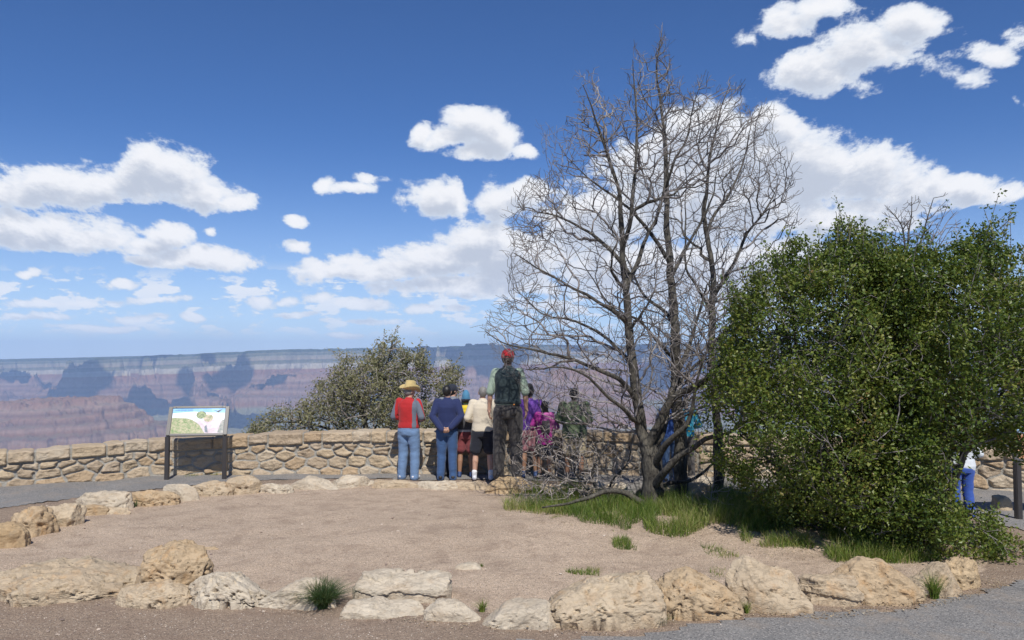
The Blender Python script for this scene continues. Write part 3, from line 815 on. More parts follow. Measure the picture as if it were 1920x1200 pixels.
tall_rock, tall_h = rock((910, 1000, 893, 926), "reddish brown weathered boulder on which the tall person stands", 'rock_brown', group=FR, sub=5, dk=.62, box=3.4, rough=.5, layers=.4, prof=[(0, .55), (.3, 1.0), (.7, 1.0), (1, .6)], hk=1.12)
rock((1000, 1060, 903, 922), "low pale rock behind the dead brush, right of the tall person's boulder", 'rock', group=FR, sub=4, dk=.6, box=4)
rock((1115, 1190, 898, 925), "pale rock behind the fallen grey log", 'rock_pale', group=FR, sub=4, dk=.6)
rock((1233, 1268, 905, 945), "rounded boulder just right of the main trunk foot", 'rock', group=FR, sub=5, dk=.9)
rock((1284, 1342, 906, 950), "rounded shaded boulder right of the second dark trunk", 'rock', group=FR, sub=5, dk=.9)
rock((1292, 1345, 888, 912), "flat pale rock behind the two trunk-side boulders", 'rock_pale', group=FR, sub=4, dk=.9)
rock((1868, 1900, 925, 960), "tan rock on the path at the right edge beside the dark post", 'rock', group="loose rocks", sub=4, dk=.9)
# loose stones on the dirt
rock((856, 902, 1052, 1075), "fist-sized pinkish stone alone on the open dirt, a weed at its right", 'rock_pale', group="loose rocks", sub=4, dk=.8, box=3, rough=.7)
rock((368, 408, 1014, 1034), "small reddish stone half buried in the dirt above the round-topped boulder", 'rock_warm', group="loose rocks", sub=4, dk=.5, hk=.5)
rock((152, 184, 990, 999), "upper of the flat pale stones flush in the dirt at left", 'rock_pale', group="loose rocks", sub=4, dk=.8, hk=.3, box=4)
rock((165, 192, 1002, 1010), "lower of the flat pale stones flush in the dirt at left", 'rock_pale', group="loose rocks", sub=4, dk=.8, hk=.3, box=4)

# ------------------------------------------------------------------ pebbles strewn over the dirt
def pebbles():
    rs = np.random.RandomState(4)
    n = 26000
    px = rs.uniform(-8, 8, n); py = 4.2 + rs.rand(n) ** 1.5 * 9.0
    dens = fbm(np.stack([px, py], 1) * 1.7, 4, 90)
    k = rs.rand(n) < np.clip((dens - .35) * 4, .1, 1); px = px[k]; py = py[k]; n = len(px)
    s = 0.0028 + 0.0035 * rs.rand(n) ** 2 + 0.010 * (rs.rand(n) > .985)
    bm = bmesh.new(); bmesh.ops.create_icosphere(bm, subdivisions=1, radius=1.0)
    B = np.array([v.co[:] for v in bm.verts]); Fb = np.array([[v.index for v in f.verts] for f in bm.faces]); bm.free()
    nv = len(B)
    jit = 1 + (rs.rand(n, nv, 1) - .5) * .5
    ang = rs.rand(n) * 6.28; ca, sa = np.cos(ang), np.sin(ang)
    V = B[None] * jit * np.stack([s * rs.uniform(.8, 1.7, n), s, s * rs.uniform(.45, .8, n)], 1)[:, None]
    Vx = V[..., 0] * ca[:, None] - V[..., 1] * sa[:, None]; Vy = V[..., 0] * sa[:, None] + V[..., 1] * ca[:, None]
    Pn_ = np.stack([px, py], 1)
    zg = gz(px, py) + (fbm(Pn_ * 1.3, 4, 3) - .5) * .05 + (fbm(Pn_ * 9.0, 3, 5) - .5) * .012
    V = np.stack([Vx + px[:, None], Vy + py[:, None], V[..., 2] + zg[:, None] + s[:, None] * .3], 2).reshape(-1, 3)
    Fc = (Fb[None] + (np.arange(n) * nv)[:, None, None]).reshape(-1, 3)
    m, t, b = new_mat("pebble")
    at = t.n('ShaderNodeAttribute', attribute_name='rnd')
    t.put(b.inputs['Base Color'], t.ramp(at.outputs['Fac'], [(0, (.20, .15, .12)), (.4, (.36, .28, .22)), (.75, (.52, .43, .34)), (1, (.66, .58, .49))]))
    b.inputs['Roughness'].default_value = .9
    o = np_mesh("gravel", V, Fc, m, smooth=False); attr(o, 'rnd', np.repeat(rs.rand(n), nv)); tag(o, kind='stuff')
pebbles()

# ------------------------------------------------------------------ interpretive signs
def box_bm(bm, c, s, rot=None):
    r = bmesh.ops.create_cube(bm, size=1.0)
    for v in r['verts']:
        q = Vector((v.co.x * s[0], v.co.y * s[1], v.co.z * s[2]))
        if rot: q = rot @ q
        v.co = q + Vector(c)
def bm_obj(name, bm, mat, parent=None, bevel=0.0, smooth=False, seg=2):
    if bevel:
        bmesh.ops.bevel(bm, geom=list(bm.edges), offset=bevel, segments=seg, affect='EDGES', clamp_overlap=True)
    me = bpy.data.meshes.new(name); bm.to_mesh(me); bm.free()
    for m in (mat if isinstance(mat, (list, tuple)) else [mat]): me.materials.append(m)
    if smooth:
        for p in me.polygons: p.use_smooth = True
    o = bpy.data.objects.new(name, me); COL.objects.link(o)
    if parent: o.parent = parent
    return o
M['sign_metal'] = mat_plain('dark_brown_metal', (0.035, 0.03, 0.028), 0.42, 0.0, 0.2, 8, .15, 90)
M['sign_metal'].node_tree.nodes['Principled BSDF'].inputs['Specular IOR Level'].default_value = .8
M['sign_base'] = mat_plain('print_pale', (0.70, 0.73, 0.76), 0.3, 0, .05)

def sign(loc, rz, label, variant=0):
    root = empty("interpretive_sign", loc, rz)
    tag(root, label, "sign", "interpretive signs at the overlook")
    wd, zb, tl, LP = 0.94, 0.75, math.radians(66), 0.52
    R = Matrix.Rotation(tl - math.radians(90) + math.radians(90), 3, 'X')
    up = Vector((0, math.cos(tl), math.sin(tl))); nrm = Vector((0, -math.sin(tl), math.cos(tl)))
    R = Matrix(((1, 0, 0), (0, up.y, nrm.y), (0, up.z, nrm.z)))   # columns x, up, nrm
    for s in (-1, 1):
        bm = bmesh.new()
        box_bm(bm, (s * wd / 2, 0, zb / 2 - .12), (.07, .085, zb + .24))
        bm_obj("post", bm, M['sign_metal'], root, .008)
        bm = bmesh.new(); c = Vector((s * wd / 2, 0, zb)) + up * (LP / 2 + .01)
        box_bm(bm, c, (.062, LP, .05), R)
        bm_obj("side_rail", bm, M['sign_metal'], root, .006)
    for k, nm in ((0.02, "bottom_rail"), (LP - .0, "top_rail")):
        bm = bmesh.new(); c = Vector((0, 0, zb)) + up * k
        box_bm(bm, c, (wd - .066, .04, .045), R); bm_obj(nm, bm, M['sign_metal'], root, .005)
    bm = bmesh.new(); pc = Vector((0, 0, zb)) + up * (LP / 2 + .01) + nrm * .003
    pw, ph = wd - .072, LP - .065
    box_bm(bm, pc, (pw, ph, .012), R)
    panel = bm_obj("graphic_panel", bm, M['sign_base'], root, .0)
    face = pc + nrm * .0062
    def flat(name, pts, col, lvl, noise=None):
        bm = bmesh.new()
        vs = [bm.verts.new(face + Vector((1, 0, 0)) * (p[0] * pw / 2) + up * (p[1] * ph / 2) + nrm * (.0012 * lvl)) for p in pts]
        f = bm.faces.new(vs); bm.normal_update()
        if f.normal.dot(nrm) < 0: f.normal_flip()
        bmesh.ops.triangulate(bm, faces=bm.faces[:])
        m_, t, b = new_mat("print_" + name); co = objco(t)
        n = t.noise(co, (noise[1] if noise else 10), 6, .7, .3)
        t.put(b.inputs['Base Color'], t.mix(t.maprange(n.outputs[0], .38, .62), col, noise[0] if noise else mul(col, 1.15)))
        b.inputs['Roughness'].default_value = .28
        return bm_obj(name, bm, m_, panel)
    def wave(y0, pts, n=22, amp=.02, sd=0):
        xs_ = np.linspace(-1, 1, n); r = random.Random(sd)
        return [(x, float(np.interp(x, [p[0] for p in pts], [p[1] for p in pts])) + r.uniform(-amp, amp)) for x in xs_]
    if variant == 0:
        flat("printed_sky", [(-1, 1), (1, 1), (1, .62), (.4, .66), (-.2, .74), (-1, .62)], (.16, .42, .80), 1, ((.30, .58, .88), 6))
        flat("printed_cloud_band", [(-1, .62), (-.2, .74), (.4, .66), (1, .62), (1, .0), (-1, .2)], (.72, .80, .88), 1, ((.85, .87, .90), 5))
        top = wave(0, [(-1, .02), (0, .0), (.35, .05), (1, .05)], sd=1)
        flat("printed_far_canyon", top + [(1, -1), (-1, -1)], (.50, .40, .44), 2, ((.66, .60, .64), 9))
        g_ = [(x, y) for x, y in wave(0, [(-1, .26), (-.45, .22), (-.2, .1), (.05, -.3), (.3, -1)], 14, .03, 3) if x <= .3]
        flat("printed_green_hill", g_ + [(.3, -1), (-1, -1)], (.14, .24, .07), 3, ((.50, .44, .28), 26))
        flat("printed_cliff", [(.78, -.95), (.86, -.2), (.93, .06), (1, .08), (1, -1)], (.12, .16, .15), 3, ((.42, .40, .36), 24))
        flat("printed_river_tree", [(.30, -.9), (.27, -.5), (.33, -.32), (.38, -.6), (.42, -.95)], (.07, .10, .14), 4, ((.20, .24, .28), 22))
        for cxx, cyy, c1, c2, l in ((.10, .47, (.05, .09, .03), (.42, .50, .24), 4), (.38, .22, (.20, .24, .10), (.60, .48, .36), 3)):
            flat("printed_roundel", [(cxx + .19 * math.cos(a) , cyy + .31 * math.sin(a)) for a in np.linspace(0, 6.283, 24, endpoint=False)], c1, l, (c2, 22))
        flat("printed_bird", [(.53, .86), (.62, .84), (.70, .78), (.80, .86), (.90, .93), (.80, .76), (.76, .66), (.70, .70), (.64, .80)], (.03, .035, .04), 4)
        for k in range(3):                                   # small illegible title line
            x0 = -.92 + k * .24
            flat("title_text", [(x0, .90), (x0 + .20, .90), (x0 + .20, .84), (x0, .84)], (.05, .12, .26), 4, ((.22, .44, .74), 60))
    else:
        flat("printed_sky", [(-1, 1), (1, 1), (1, .45), (-1, .5)], (.20, .42, .75), 1, ((.45, .62, .85), 6))
        top = wave(0, [(-1, .5), (-.3, .38), (.3, .52), (1, .4)], sd=7)
        flat("printed_red_canyon", top + [(1, -1), (-1, -1)], (.40, .16, .07), 2, ((.66, .42, .24), 12))
    for s in (-1, 1):
        bm = bmesh.new()
        c = Vector((s * (wd / 2 - .09), 0, zb)) + up * (LP - 0) + nrm * .026
        bmesh.ops.create_uvsphere(bm, u_segments=10, v_segments=6, radius=.008, matrix=Matrix.Translation(c))
        bm_obj("screw_head", bm, mat_plain('steel', (.5, .5, .5), .3, .9), root)
    return root
p0 = G(309, 901); p1 = G(421, 900)
sign(((p0.x + p1.x) / 2 + .0, (p0.y + p1.y) / 2 + .04, 0), math.radians(9), "tilted landscape information sign on two dark posts in front of the wall, at left", 0)
q0 = G(1907, 977)
sign((q0.x + .515, q0.y + .04, 0), math.radians(0), "information sign cut off by the right edge of the photo, one dark post showing", 1)
# ------------------------------------------------------------------ plants
def pts_in_outline(poly, n, depth, thick, rs, zmin=None):
    """n points spread through a crown whose outline, seen from the path, is given; real depth added"""
    poly = np.array(poly, float); lo = poly.min(0); hi = poly.max(0); out = []
    def d_edge(q):
        m = np.full(len(q), 1e9)
        for i in range(len(poly)):
            a = poly[i]; b = poly[(i + 1) % len(poly)]; ab = b - a
            t = np.clip(((q - a) @ ab) / (ab @ ab), 0, 1)
            m = np.minimum(m, np.hypot(*(q - a - t[:, None] * ab).T))
        return m
    while sum(len(o) for o in out) < n:
        q = rs.uniform(lo, hi, (n, 2)); q = q[inside(q, poly)]
        de = d_edge(q)
        half = np.minimum(1.0, np.sqrt(np.clip(de, 0, 999) / 110.0)) * thick
        dd = depth + rs.uniform(-1, 1, len(q)) * half
        out.append(np.stack([q[:, 0], q[:, 1], dd], 1))
    q = np.concatenate(out)[:n]
    dx = (q[:, 0] - 960) / F; dz = (600 - q[:, 1]) / F
    y = math.cos(PITCH) - dz * math.sin(PITCH); z = math.sin(PITCH) + dz * math.cos(PITCH)
    # width of the crown is set at its mean depth so that it is the same solid from every side
    return np.stack([dx / y * depth, q[:, 2], H + z / y * depth], 1)

class Skel:
    def __init__(self):
        self.p = []; self.par = []; self.r = []; self.tid = []; self.len = []
    def add(self, p, par, r=0.0, tid=None):
        self.p.append(tuple(p)); self.par.append(par); self.r.append(r)
        self.tid.append(self.tid[par] if tid is None else tid)
        self.len.append(0.0 if par < 0 else self.len[par] + (Vector(p) - Vector(self.p[par])).length)
        return len(self.p) - 1
    def limb(self, pts, r0, r1, par=-1, tid=0, step=0.10, rs=None, wob=0.02):
        """smooth limb through points; returns node indices"""
        A = _crom(np.array([tuple(p) for p in pts]), 8); out = []
        L = np.concatenate([[0], np.cumsum(np.linalg.norm(np.diff(A, axis=0), axis=1))])
        n = max(2, int(L[-1] / step)); s = np.linspace(0, L[-1], n + 1)
        Q = np.stack([np.interp(s, L, A[:, k]) for k in range(3)], 1)
        if rs is not None:
            wv = np.stack([fbm(np.stack([s * 2.2 + rs.uniform(0, 50), s * 0], 1), 3, k + 5) - .5 for k in range(3)], 1)
            wv -= np.linspace(wv[0], wv[0] * 0, len(wv)); Q = Q + wv * wob * 3
        for i, q in enumerate(Q):
            if i == 0 and par >= 0: last = par; continue
            last = self.add(q, par if i == 0 or not out else out[-1], r0 + (r1 - r0) * i / n, tid if par < 0 and i == 0 else None)
            out.append(last)
        return out
    def near(self, p):
        a = np.array(self.p); return int(np.argmin(((a - np.array(p)) ** 2).sum(1)))

def grow(sk, att, bf=0.25, down=1.2, back=0.6, maxlen=None, step=0.12, wig=0.03, rs=None, order=None, maxr=None):
    """attach every attractor to the skeleton; short cheap paths that keep rising"""
    base = np.array(sk.p)
    d0 = np.min(((att[:, None, :] - base[None]) ** 2).sum(2), 1) if len(base) * len(att) < 4e7 else ((att - base[0]) ** 2).sum(1)
    att = att[np.argsort(d0)]
    cap = len(base) + len(att) * 14
    Pn_ = np.zeros((cap, 3)); Ln = np.zeros(cap); Dn = np.zeros((cap, 3)); n = len(base)
    Pn_[:n] = base; Ln[:n] = sk.len
    for i in range(n):
        if sk.par[i] >= 0:
            v = Pn_[i] - Pn_[sk.par[i]]; Dn[i] = v / (np.linalg.norm(v) + 1e-9)
    for a in att:
        v = a - Pn_[:n]; d = np.linalg.norm(v, axis=1) + 1e-9
        cosd = (v * Dn[:n]).sum(1) / d
        c = d * (1 + back * (1 - cosd)) + bf * Ln[:n] + down * np.maximum(0, Pn_[:n, 2] - a[2] + 0.25 * d)
        k = int(np.argmin(c)); L = d[k]
        if maxlen and L > maxlen: continue
        m = max(1, int(L / step)); prev = k
        dirn = v[k] / L; cur = Dn[k] * 0.75
        P0 = Pn_[k].copy()
        for j in range(1, m + 1):
            f = j / m
            # leaves the parent along its direction, then bends to the target
            q = P0 + v[k] * f + cur * L * 0.20 * f * (1 - f) ** 2 * 2.0
            if j < m: q = q + rs.normal(size=3) * wig
            prev = sk.add(q, prev)
            Pn_[n] = q; Ln[n] = Ln[sk.par[prev]] + np.linalg.norm(q - Pn_[sk.par[prev]])
            vv = q - Pn_[sk.par[prev]]; Dn[n] = vv / (np.linalg.norm(vv) + 1e-9); n += 1

def radii(sk, tip, expo=2.3, keep=True):
    n = len(sk.p); s = np.zeros(n); kids = [[] for _ in range(n)]
    for i in range(n - 1, -1, -1):
        if s[i] == 0: s[i] = tip ** expo
        if sk.par[i] >= 0: s[sk.par[i]] += s[i]; kids[sk.par[i]].append(i)
    r = s ** (1 / expo)
    g = np.array(sk.r)
    r = np.where(g > 0, g, r)
    for i in range(n):                      # a twig is never thicker than what carries it
        p = sk.par[i]
        if p >= 0: r[i] = min(r[i], r[p] * (0.98 if g[i] > 0 else 0.86 if len(kids[p]) > 1 else 0.995))
        if p >= 0: r[i] = max(r[i], tip * 0.6)
    return r, kids

def tubes(sk, r, kids, sel=None):
    """one tube per chain; returns arrays"""
    P = np.array(sk.p); n = len(P); V = []; Fq = []; off = 0
    starts = [i for i in range(n) if sk.par[i] < 0]
    chains = []
    stack = [(i, -1) for i in starts]
    while stack:
        i, par = stack.pop()
        ch = [par] if par >= 0 else []
        while True:
            ch.append(i)
            if not kids[i]: break
            ks = sorted(kids[i], key=lambda q: -r[q]); i2 = ks[0]
            for q in ks[1:]: stack.append((q, i))
            i = i2
        chains.append(ch)
    for ch in chains:
        if len(ch) < 2: continue
        if sel is not None and not sel[ch[1]]: continue
        p = P[ch]; rr_ = r[ch].copy()
        if sk.par[ch[0]] is not None and ch[0] >= 0 and len(ch) > 1: rr_[0] = min(rr_[0], rr_[1] * 1.15)
        k = 10 if rr_[0] > 0.045 else 7 if rr_[0] > 0.018 else 5 if rr_[0] > 0.007 else 3
        t = np.gradient(p, axis=0); t /= np.linalg.norm(t, axis=1)[:, None] + 1e-9
        ref = np.array([0.31, 0.72, 0.2]) if abs(t[0] @ np.array([0.0, 0.97, 0.2])) < .9 else np.array([1.0, 0, 0])
        u = ref[None] - (t @ ref)[:, None] * t; u /= np.linalg.norm(u, axis=1)[:, None] + 1e-9
        v = np.cross(t, u)
        a = np.arange(k) * 2 * math.pi / k
        rad = rr_[:, None] * np.ones((1, k))
        if k >= 7:
            q = np.stack([np.repeat(p[:, 2:3], k, 1).ravel() * 5, np.tile(np.cos(a) * 1.3, len(p)), np.tile(np.sin(a) * 1.3, len(p))], 1)
            rad = rad * (1 + (fbm(q + ch[1] * .7, 3, 3) - .5).reshape(rad.shape) * (.75 if k == 10 else .4))
        ring = p[:, None] + rad[..., None] * (np.cos(a)[None, :, None] * u[:, None] + np.sin(a)[None, :, None] * v[:, None])
        V.append(ring.reshape(-1, 3)); m = len(p)
        idx = np.arange(m * k).reshape(m, k)
        f = np.stack([idx[:-1], np.roll(idx[:-1], -1, 1), np.roll(idx[1:], -1, 1), idx[1:]], -1).reshape(-1, 4)
        Fq.append(f + off); off += m * k
    if not V: return np.zeros((0, 3)), np.zeros((0, 4), int)
    return np.concatenate(V), np.concatenate(Fq)

def leaves_mesh(C, size, rs, asp=0.5, per=1, spread=0.1, updir=0.35, name="foliage", mat=None, parent=None, sun_bias=0.0, cup=0.25):
    """rhombic, slightly folded leaves: four points, two triangles each"""
    n = len(C) * per
    c = np.repeat(C, per, 0) + rs.normal(size=(n, 3)) * spread
    d = rs.normal(size=(n, 3)); d[:, 2] = d[:, 2] * .8 + updir; d /= np.linalg.norm(d, axis=1)[:, None]
    s = np.cross(d, rs.normal(size=(n, 3))); s /= np.linalg.norm(s, axis=1)[:, None]
    nn = np.cross(d, s)
    L = size * rs.uniform(.6, 1.35, n)[:, None]; Wd = L * asp
    V = np.stack([c, c + d * L * .5 + s * Wd * .5 + nn * L * cup * .3, c + d * L, c + d * L * .5 - s * Wd * .5 + nn * L * cup * .3], 1).reshape(-1, 3)
    b = np.arange(n)[:, None] * 4
    Fc = np.concatenate([b + np.array([[0, 1, 2]]), b + np.array([[0, 2, 3]])])
    o = np_mesh(name, V, Fc, mat, parent, smooth=False)
    clump = vn(c * 2.2, 5)
    attr(o, 'rnd', np.repeat(np.clip(rs.rand(n) * .75 + (clump - .5) * .5 + .12, 0, 1), 4))
    return o

def origin_to(o, loc):
    """keep geometry where it is but give the object a base origin"""
    me = o.data; v = np.zeros(len(me.vertices) * 3, np.float32); me.vertices.foreach_get('co', v)
    v = v.reshape(-1, 3) - np.array(loc, np.float32); me.vertices.foreach_set('co', v.ravel()); me.update()

def plant(root_name, label, cat, loc, parts, group=None):
    """parts: (object) built in world space, re-based under an Empty at the plant's foot"""
    root = empty(root_name, loc); tag(root, label, cat, group)
    for o in parts:
        origin_to(o, loc); o.parent = root
    return root

def gpt(u, v, dep=None):
    p = G(u, v) if dep is None else W(u, v, dep); return p

# ---- three bare trees grown together so that their crowns share the light
rs = np.random.RandomState(7)
sk = Skel()
D1, D2, D3 = 10.75, 11.5, 12.0
def L(pts, d): return [W(u, v, d + dd) for (u, v, dd) in [(p + (0,))[:3] for p in pts]]
b1 = G(1222, 968)
t1 = sk.limb([Vector((b1.x, D1, -.05))] + L([(1224, 920), (1222, 870), (1212, 838)], D1), .150, .115, -1, 1, .07, rs, .010)
st1 = sk.limb([Vector(sk.p[t1[-1]])] + L([(1203, 800), (1197, 745), (1190, 690), (1184, 620), (1180, 560), (1173, 500), (1170, 440), (1164, 380, -.1), (1150, 330, -.1), (1132, 270, -.1), (1112, 205, -.2), (1090, 160, -.2)], D1), .074, .006, t1[-1], None, .10, rs, .02)
def at(u, v, d): return sk.near(W(u, v, d))
def branch(u, v, pts, r0, r1, d=D1, wob=.025):
    k = at(u, v, d)
    return sk.limb([Vector(sk.p[k])] + L(pts, d), r0, r1, k, None, .09, rs, wob)
branch(1178, 540, [(1192, 490), (1215, 440, .2), (1240, 390, .3), (1250, 330, .3), (1258, 270, .3)], .035, .006)
branch(1172, 470, [(1180, 400, -.2), (1190, 330, -.2), (1196, 250, -.2), (1190, 180, -.2), (1186, 110, -.2)], .034, .005)
branch(1176, 520, [(1150, 480), (1120, 450, .1), (1085, 425, .2), (1040, 405, .3), (985, 395, .3)], .034, .006)
branch(1184, 610, [(1155, 585, -.2), (1110, 560, -.3), (1060, 530, -.4), (1010, 500, -.4), (965, 470, -.4)], .030, .005)
branch(1190, 690, [(1160, 650, .3), (1120, 620, .5), (1070, 600, .6), (1020, 590, .7), (965, 540, .8)], .030, .005)
branch(1195, 745, [(1165, 715, -.2), (1120, 695, -.3), (1070, 675, -.3), (1010, 655, -.4), (950, 645, -.4), (912, 622, -.5)], .036, .005)
branch(1200, 790, [(1170, 770, -.5), (1130, 735, -.8), (1095, 705, -1.0), (1050, 690, -1.1), (990, 690, -1.2)], .034, .006)
branch(1203, 805, [(1150, 808, .3), (1110, 795, .5), (1060, 790, .6), (1010, 770, .7)], .020, .005)
# the dark limbs that leave the fork to the right
branch(1214, 842, [(1232, 800, -.1), (1248, 765, -.2), (1275, 738, -.3), (1310, 722, -.4), (1345, 690, -.5), (1390, 650, -.5), (1420, 600, -.5)], .072, .010)
branch(1218, 852, [(1240, 815, .1), (1252, 780, .2), (1258, 730, .3), (1285, 670, .4), (1310, 600, .5), (1325, 530, .5)], .052, .010)
branch(1222, 880, [(1245, 845, -.3), (1268, 820, -.5), (1292, 790, -.6), (1303, 750, -.7), (1310, 715, -.8), (1330, 660, -.9)], .050, .010)
branch(1224, 915, [(1250, 880, -.4), (1278, 852, -.5), (1302, 838, -.6), (1325, 822, -.7), (1365, 812, -.8), (1410, 780, -.9)], .058, .012)
branch(1224, 935, [(1250, 905, .2), (1290, 902, .3), (1325, 878, .4), (1345, 862, .4), (1390, 850, .4)], .036, .008)
branch(1223, 955, [(1200, 938, -.2), (1172, 922, -.3), (1140, 920, -.4), (1105, 930, -.5), (1060, 945, -.5), (1020, 955, -.6)], .050, .010)
# second trunk
b2 = G(1276, 945)
t2 = sk.limb([Vector((b2.x, D2, -.05))] + L([(1276, 890), (1274, 830), (1270, 770), (1267, 700), (1265, 620), (1262, 550), (1254, 490), (1250, 430), (1248, 360), (1246, 300), (1242, 240), (1236, 180), (1232, 120), (1240, 62)], D2), .105, .005, -1, 2, .10, rs, .018)
branch(1254, 490, [(1225, 440, -.3), (1190, 400, -.5), (1150, 370, -.6), (1100, 330, -.7), (1060, 290, -.7)], .034, .005, D2)
branch(1258, 520, [(1280, 480, .3), (1310, 430, .4), (1335, 370, .5), (1350, 300, .5)], .034, .005, D2)
branch(1264, 610, [(1240, 580, .2), (1205, 550, .4), (1185, 500, .5), (1160, 450, .6)], .032, .006, D2)
branch(1266, 680, [(1235, 640, -.3), (1200, 600, -.5), (1150, 580, -.7), (1100, 500, -.8)], .028, .006, D2)
branch(1248, 360, [(1262, 310, -.2), (1285, 260, -.3), (1300, 200, -.4), (1310, 160, -.4)], .024, .004, D2)
branch(1268, 735, [(1300, 690, .4), (1345, 640, .6), (1390, 580, .7), (1430, 520, .8)], .028, .006, D2)
# third trunk
b3 = G(1350, 940)
t3 = sk.limb([Vector((b3.x, D3, -.05))] + L([(1350, 880), (1346, 800), (1342, 720), (1336, 640), (1336, 570), (1338, 510), (1328, 450), (1322, 390), (1328, 320), (1338, 260), (1352, 200), (1370, 155)], D3), .085, .005, -1, 3, .10, rs, .018)
branch(1337, 560, [(1365, 510, -.2), (1395, 450, -.3), (1430, 400, -.4), (1465, 330, -.4)], .034, .005, D3)
branch(1326, 440, [(1345, 400, .2), (1375, 350, .3), (1400, 290, .4), (1412, 210, .4)], .028, .004, D3)
branch(1340, 650, [(1375, 600, .3), (1420, 540, .4), (1460, 480, .5), (1490, 410, .5)], .030, .005, D3)
branch(1337, 590, [(1315, 550, -.3), (1290, 500, -.4), (1285, 430, -.5), (1290, 340, -.5)], .026, .005, D3)
guide_n = len(sk.p)
CROWN = [(1240, 62), (1215, 125), (1187, 88), (1165, 190), (1130, 200), (1112, 130), (1078, 150), (1095, 230), (1062, 215), (1060, 270), (1008, 238), (1030, 330), (985, 345), (945, 395), (958, 450), (948, 500), (952, 560), (900, 615), (925, 655), (945, 690),
         (985, 735), (1060, 790), (1130, 815), (1250, 790), (1370, 760), (1420, 660), (1450, 560), (1490, 440), (1492, 400), (1470, 320), (1445, 270), (1425, 190), (1395, 230), (1370, 142), (1345, 215), (1312, 140), (1290, 190), (1262, 170)]
att = pts_in_outline(CROWN, 10500, 11.3, 1.7, rs)
den = fbm(att * 1.1, 3, 12); att = att[rs.rand(len(att)) < np.clip((den - .36) * 6, .12, .95)]
sk_len_scale = 1.0
grow(sk, att, bf=.12, down=1.1, back=.7, step=.07, wig=.008, rs=rs, maxlen=1.2)
# short spurs at the ends
n0 = len(sk.p); kidc = np.zeros(n0, int)
for i in range(n0):
    if sk.par[i] >= 0: kidc[sk.par[i]] += 1
for i in range(guide_n, n0):
    if kidc[i] == 0 or rs.rand() < .10:
        for _ in range(rs.randint(1, 4) if kidc[i] == 0 else 1):
            d = np.array(sk.p[i]) - np.array(sk.p[sk.par[i]]); d = d / (np.linalg.norm(d) + 1e-9) + rs.normal(size=3) * .6 + np.array([0, 0, .35]); d /= np.linalg.norm(d)
            ln_ = rs.uniform(.05, .16); k = sk.add(np.array(sk.p[i]) + d * ln_ * .5, i); d = d + rs.normal(size=3) * .25
            sk.add(np.array(sk.p[i]) + d * ln_, k)
r, kids = radii(sk, .0030, 2.12)
tid = np.array(sk.tid)
big = r > .022
labels = {1: ("bare tree with a thick forked dark trunk, nearest of the bare trees", D1, b1),
          2: ("tallest bare tree, its straight dark trunk just right of the forked one", D2, b2),
          3: ("bare tree whose trunk is half hidden by the green bush's left edge", D3, b3)}
for k_, (lb, dd, bb) in labels.items():
    V1, F1 = tubes(sk, r, kids, (tid == k_) & big); V2, F2 = tubes(sk, r, kids, (tid == k_) & ~big)
    loc = (bb.x, dd, gzf(bb.x, dd))
    plant("bare_tree", lb, "tree", loc, [np_mesh("trunk", V1, F1, M['bark']), np_mesh("crown", V2, F2, M['twig'])], "bare trees in the planter")

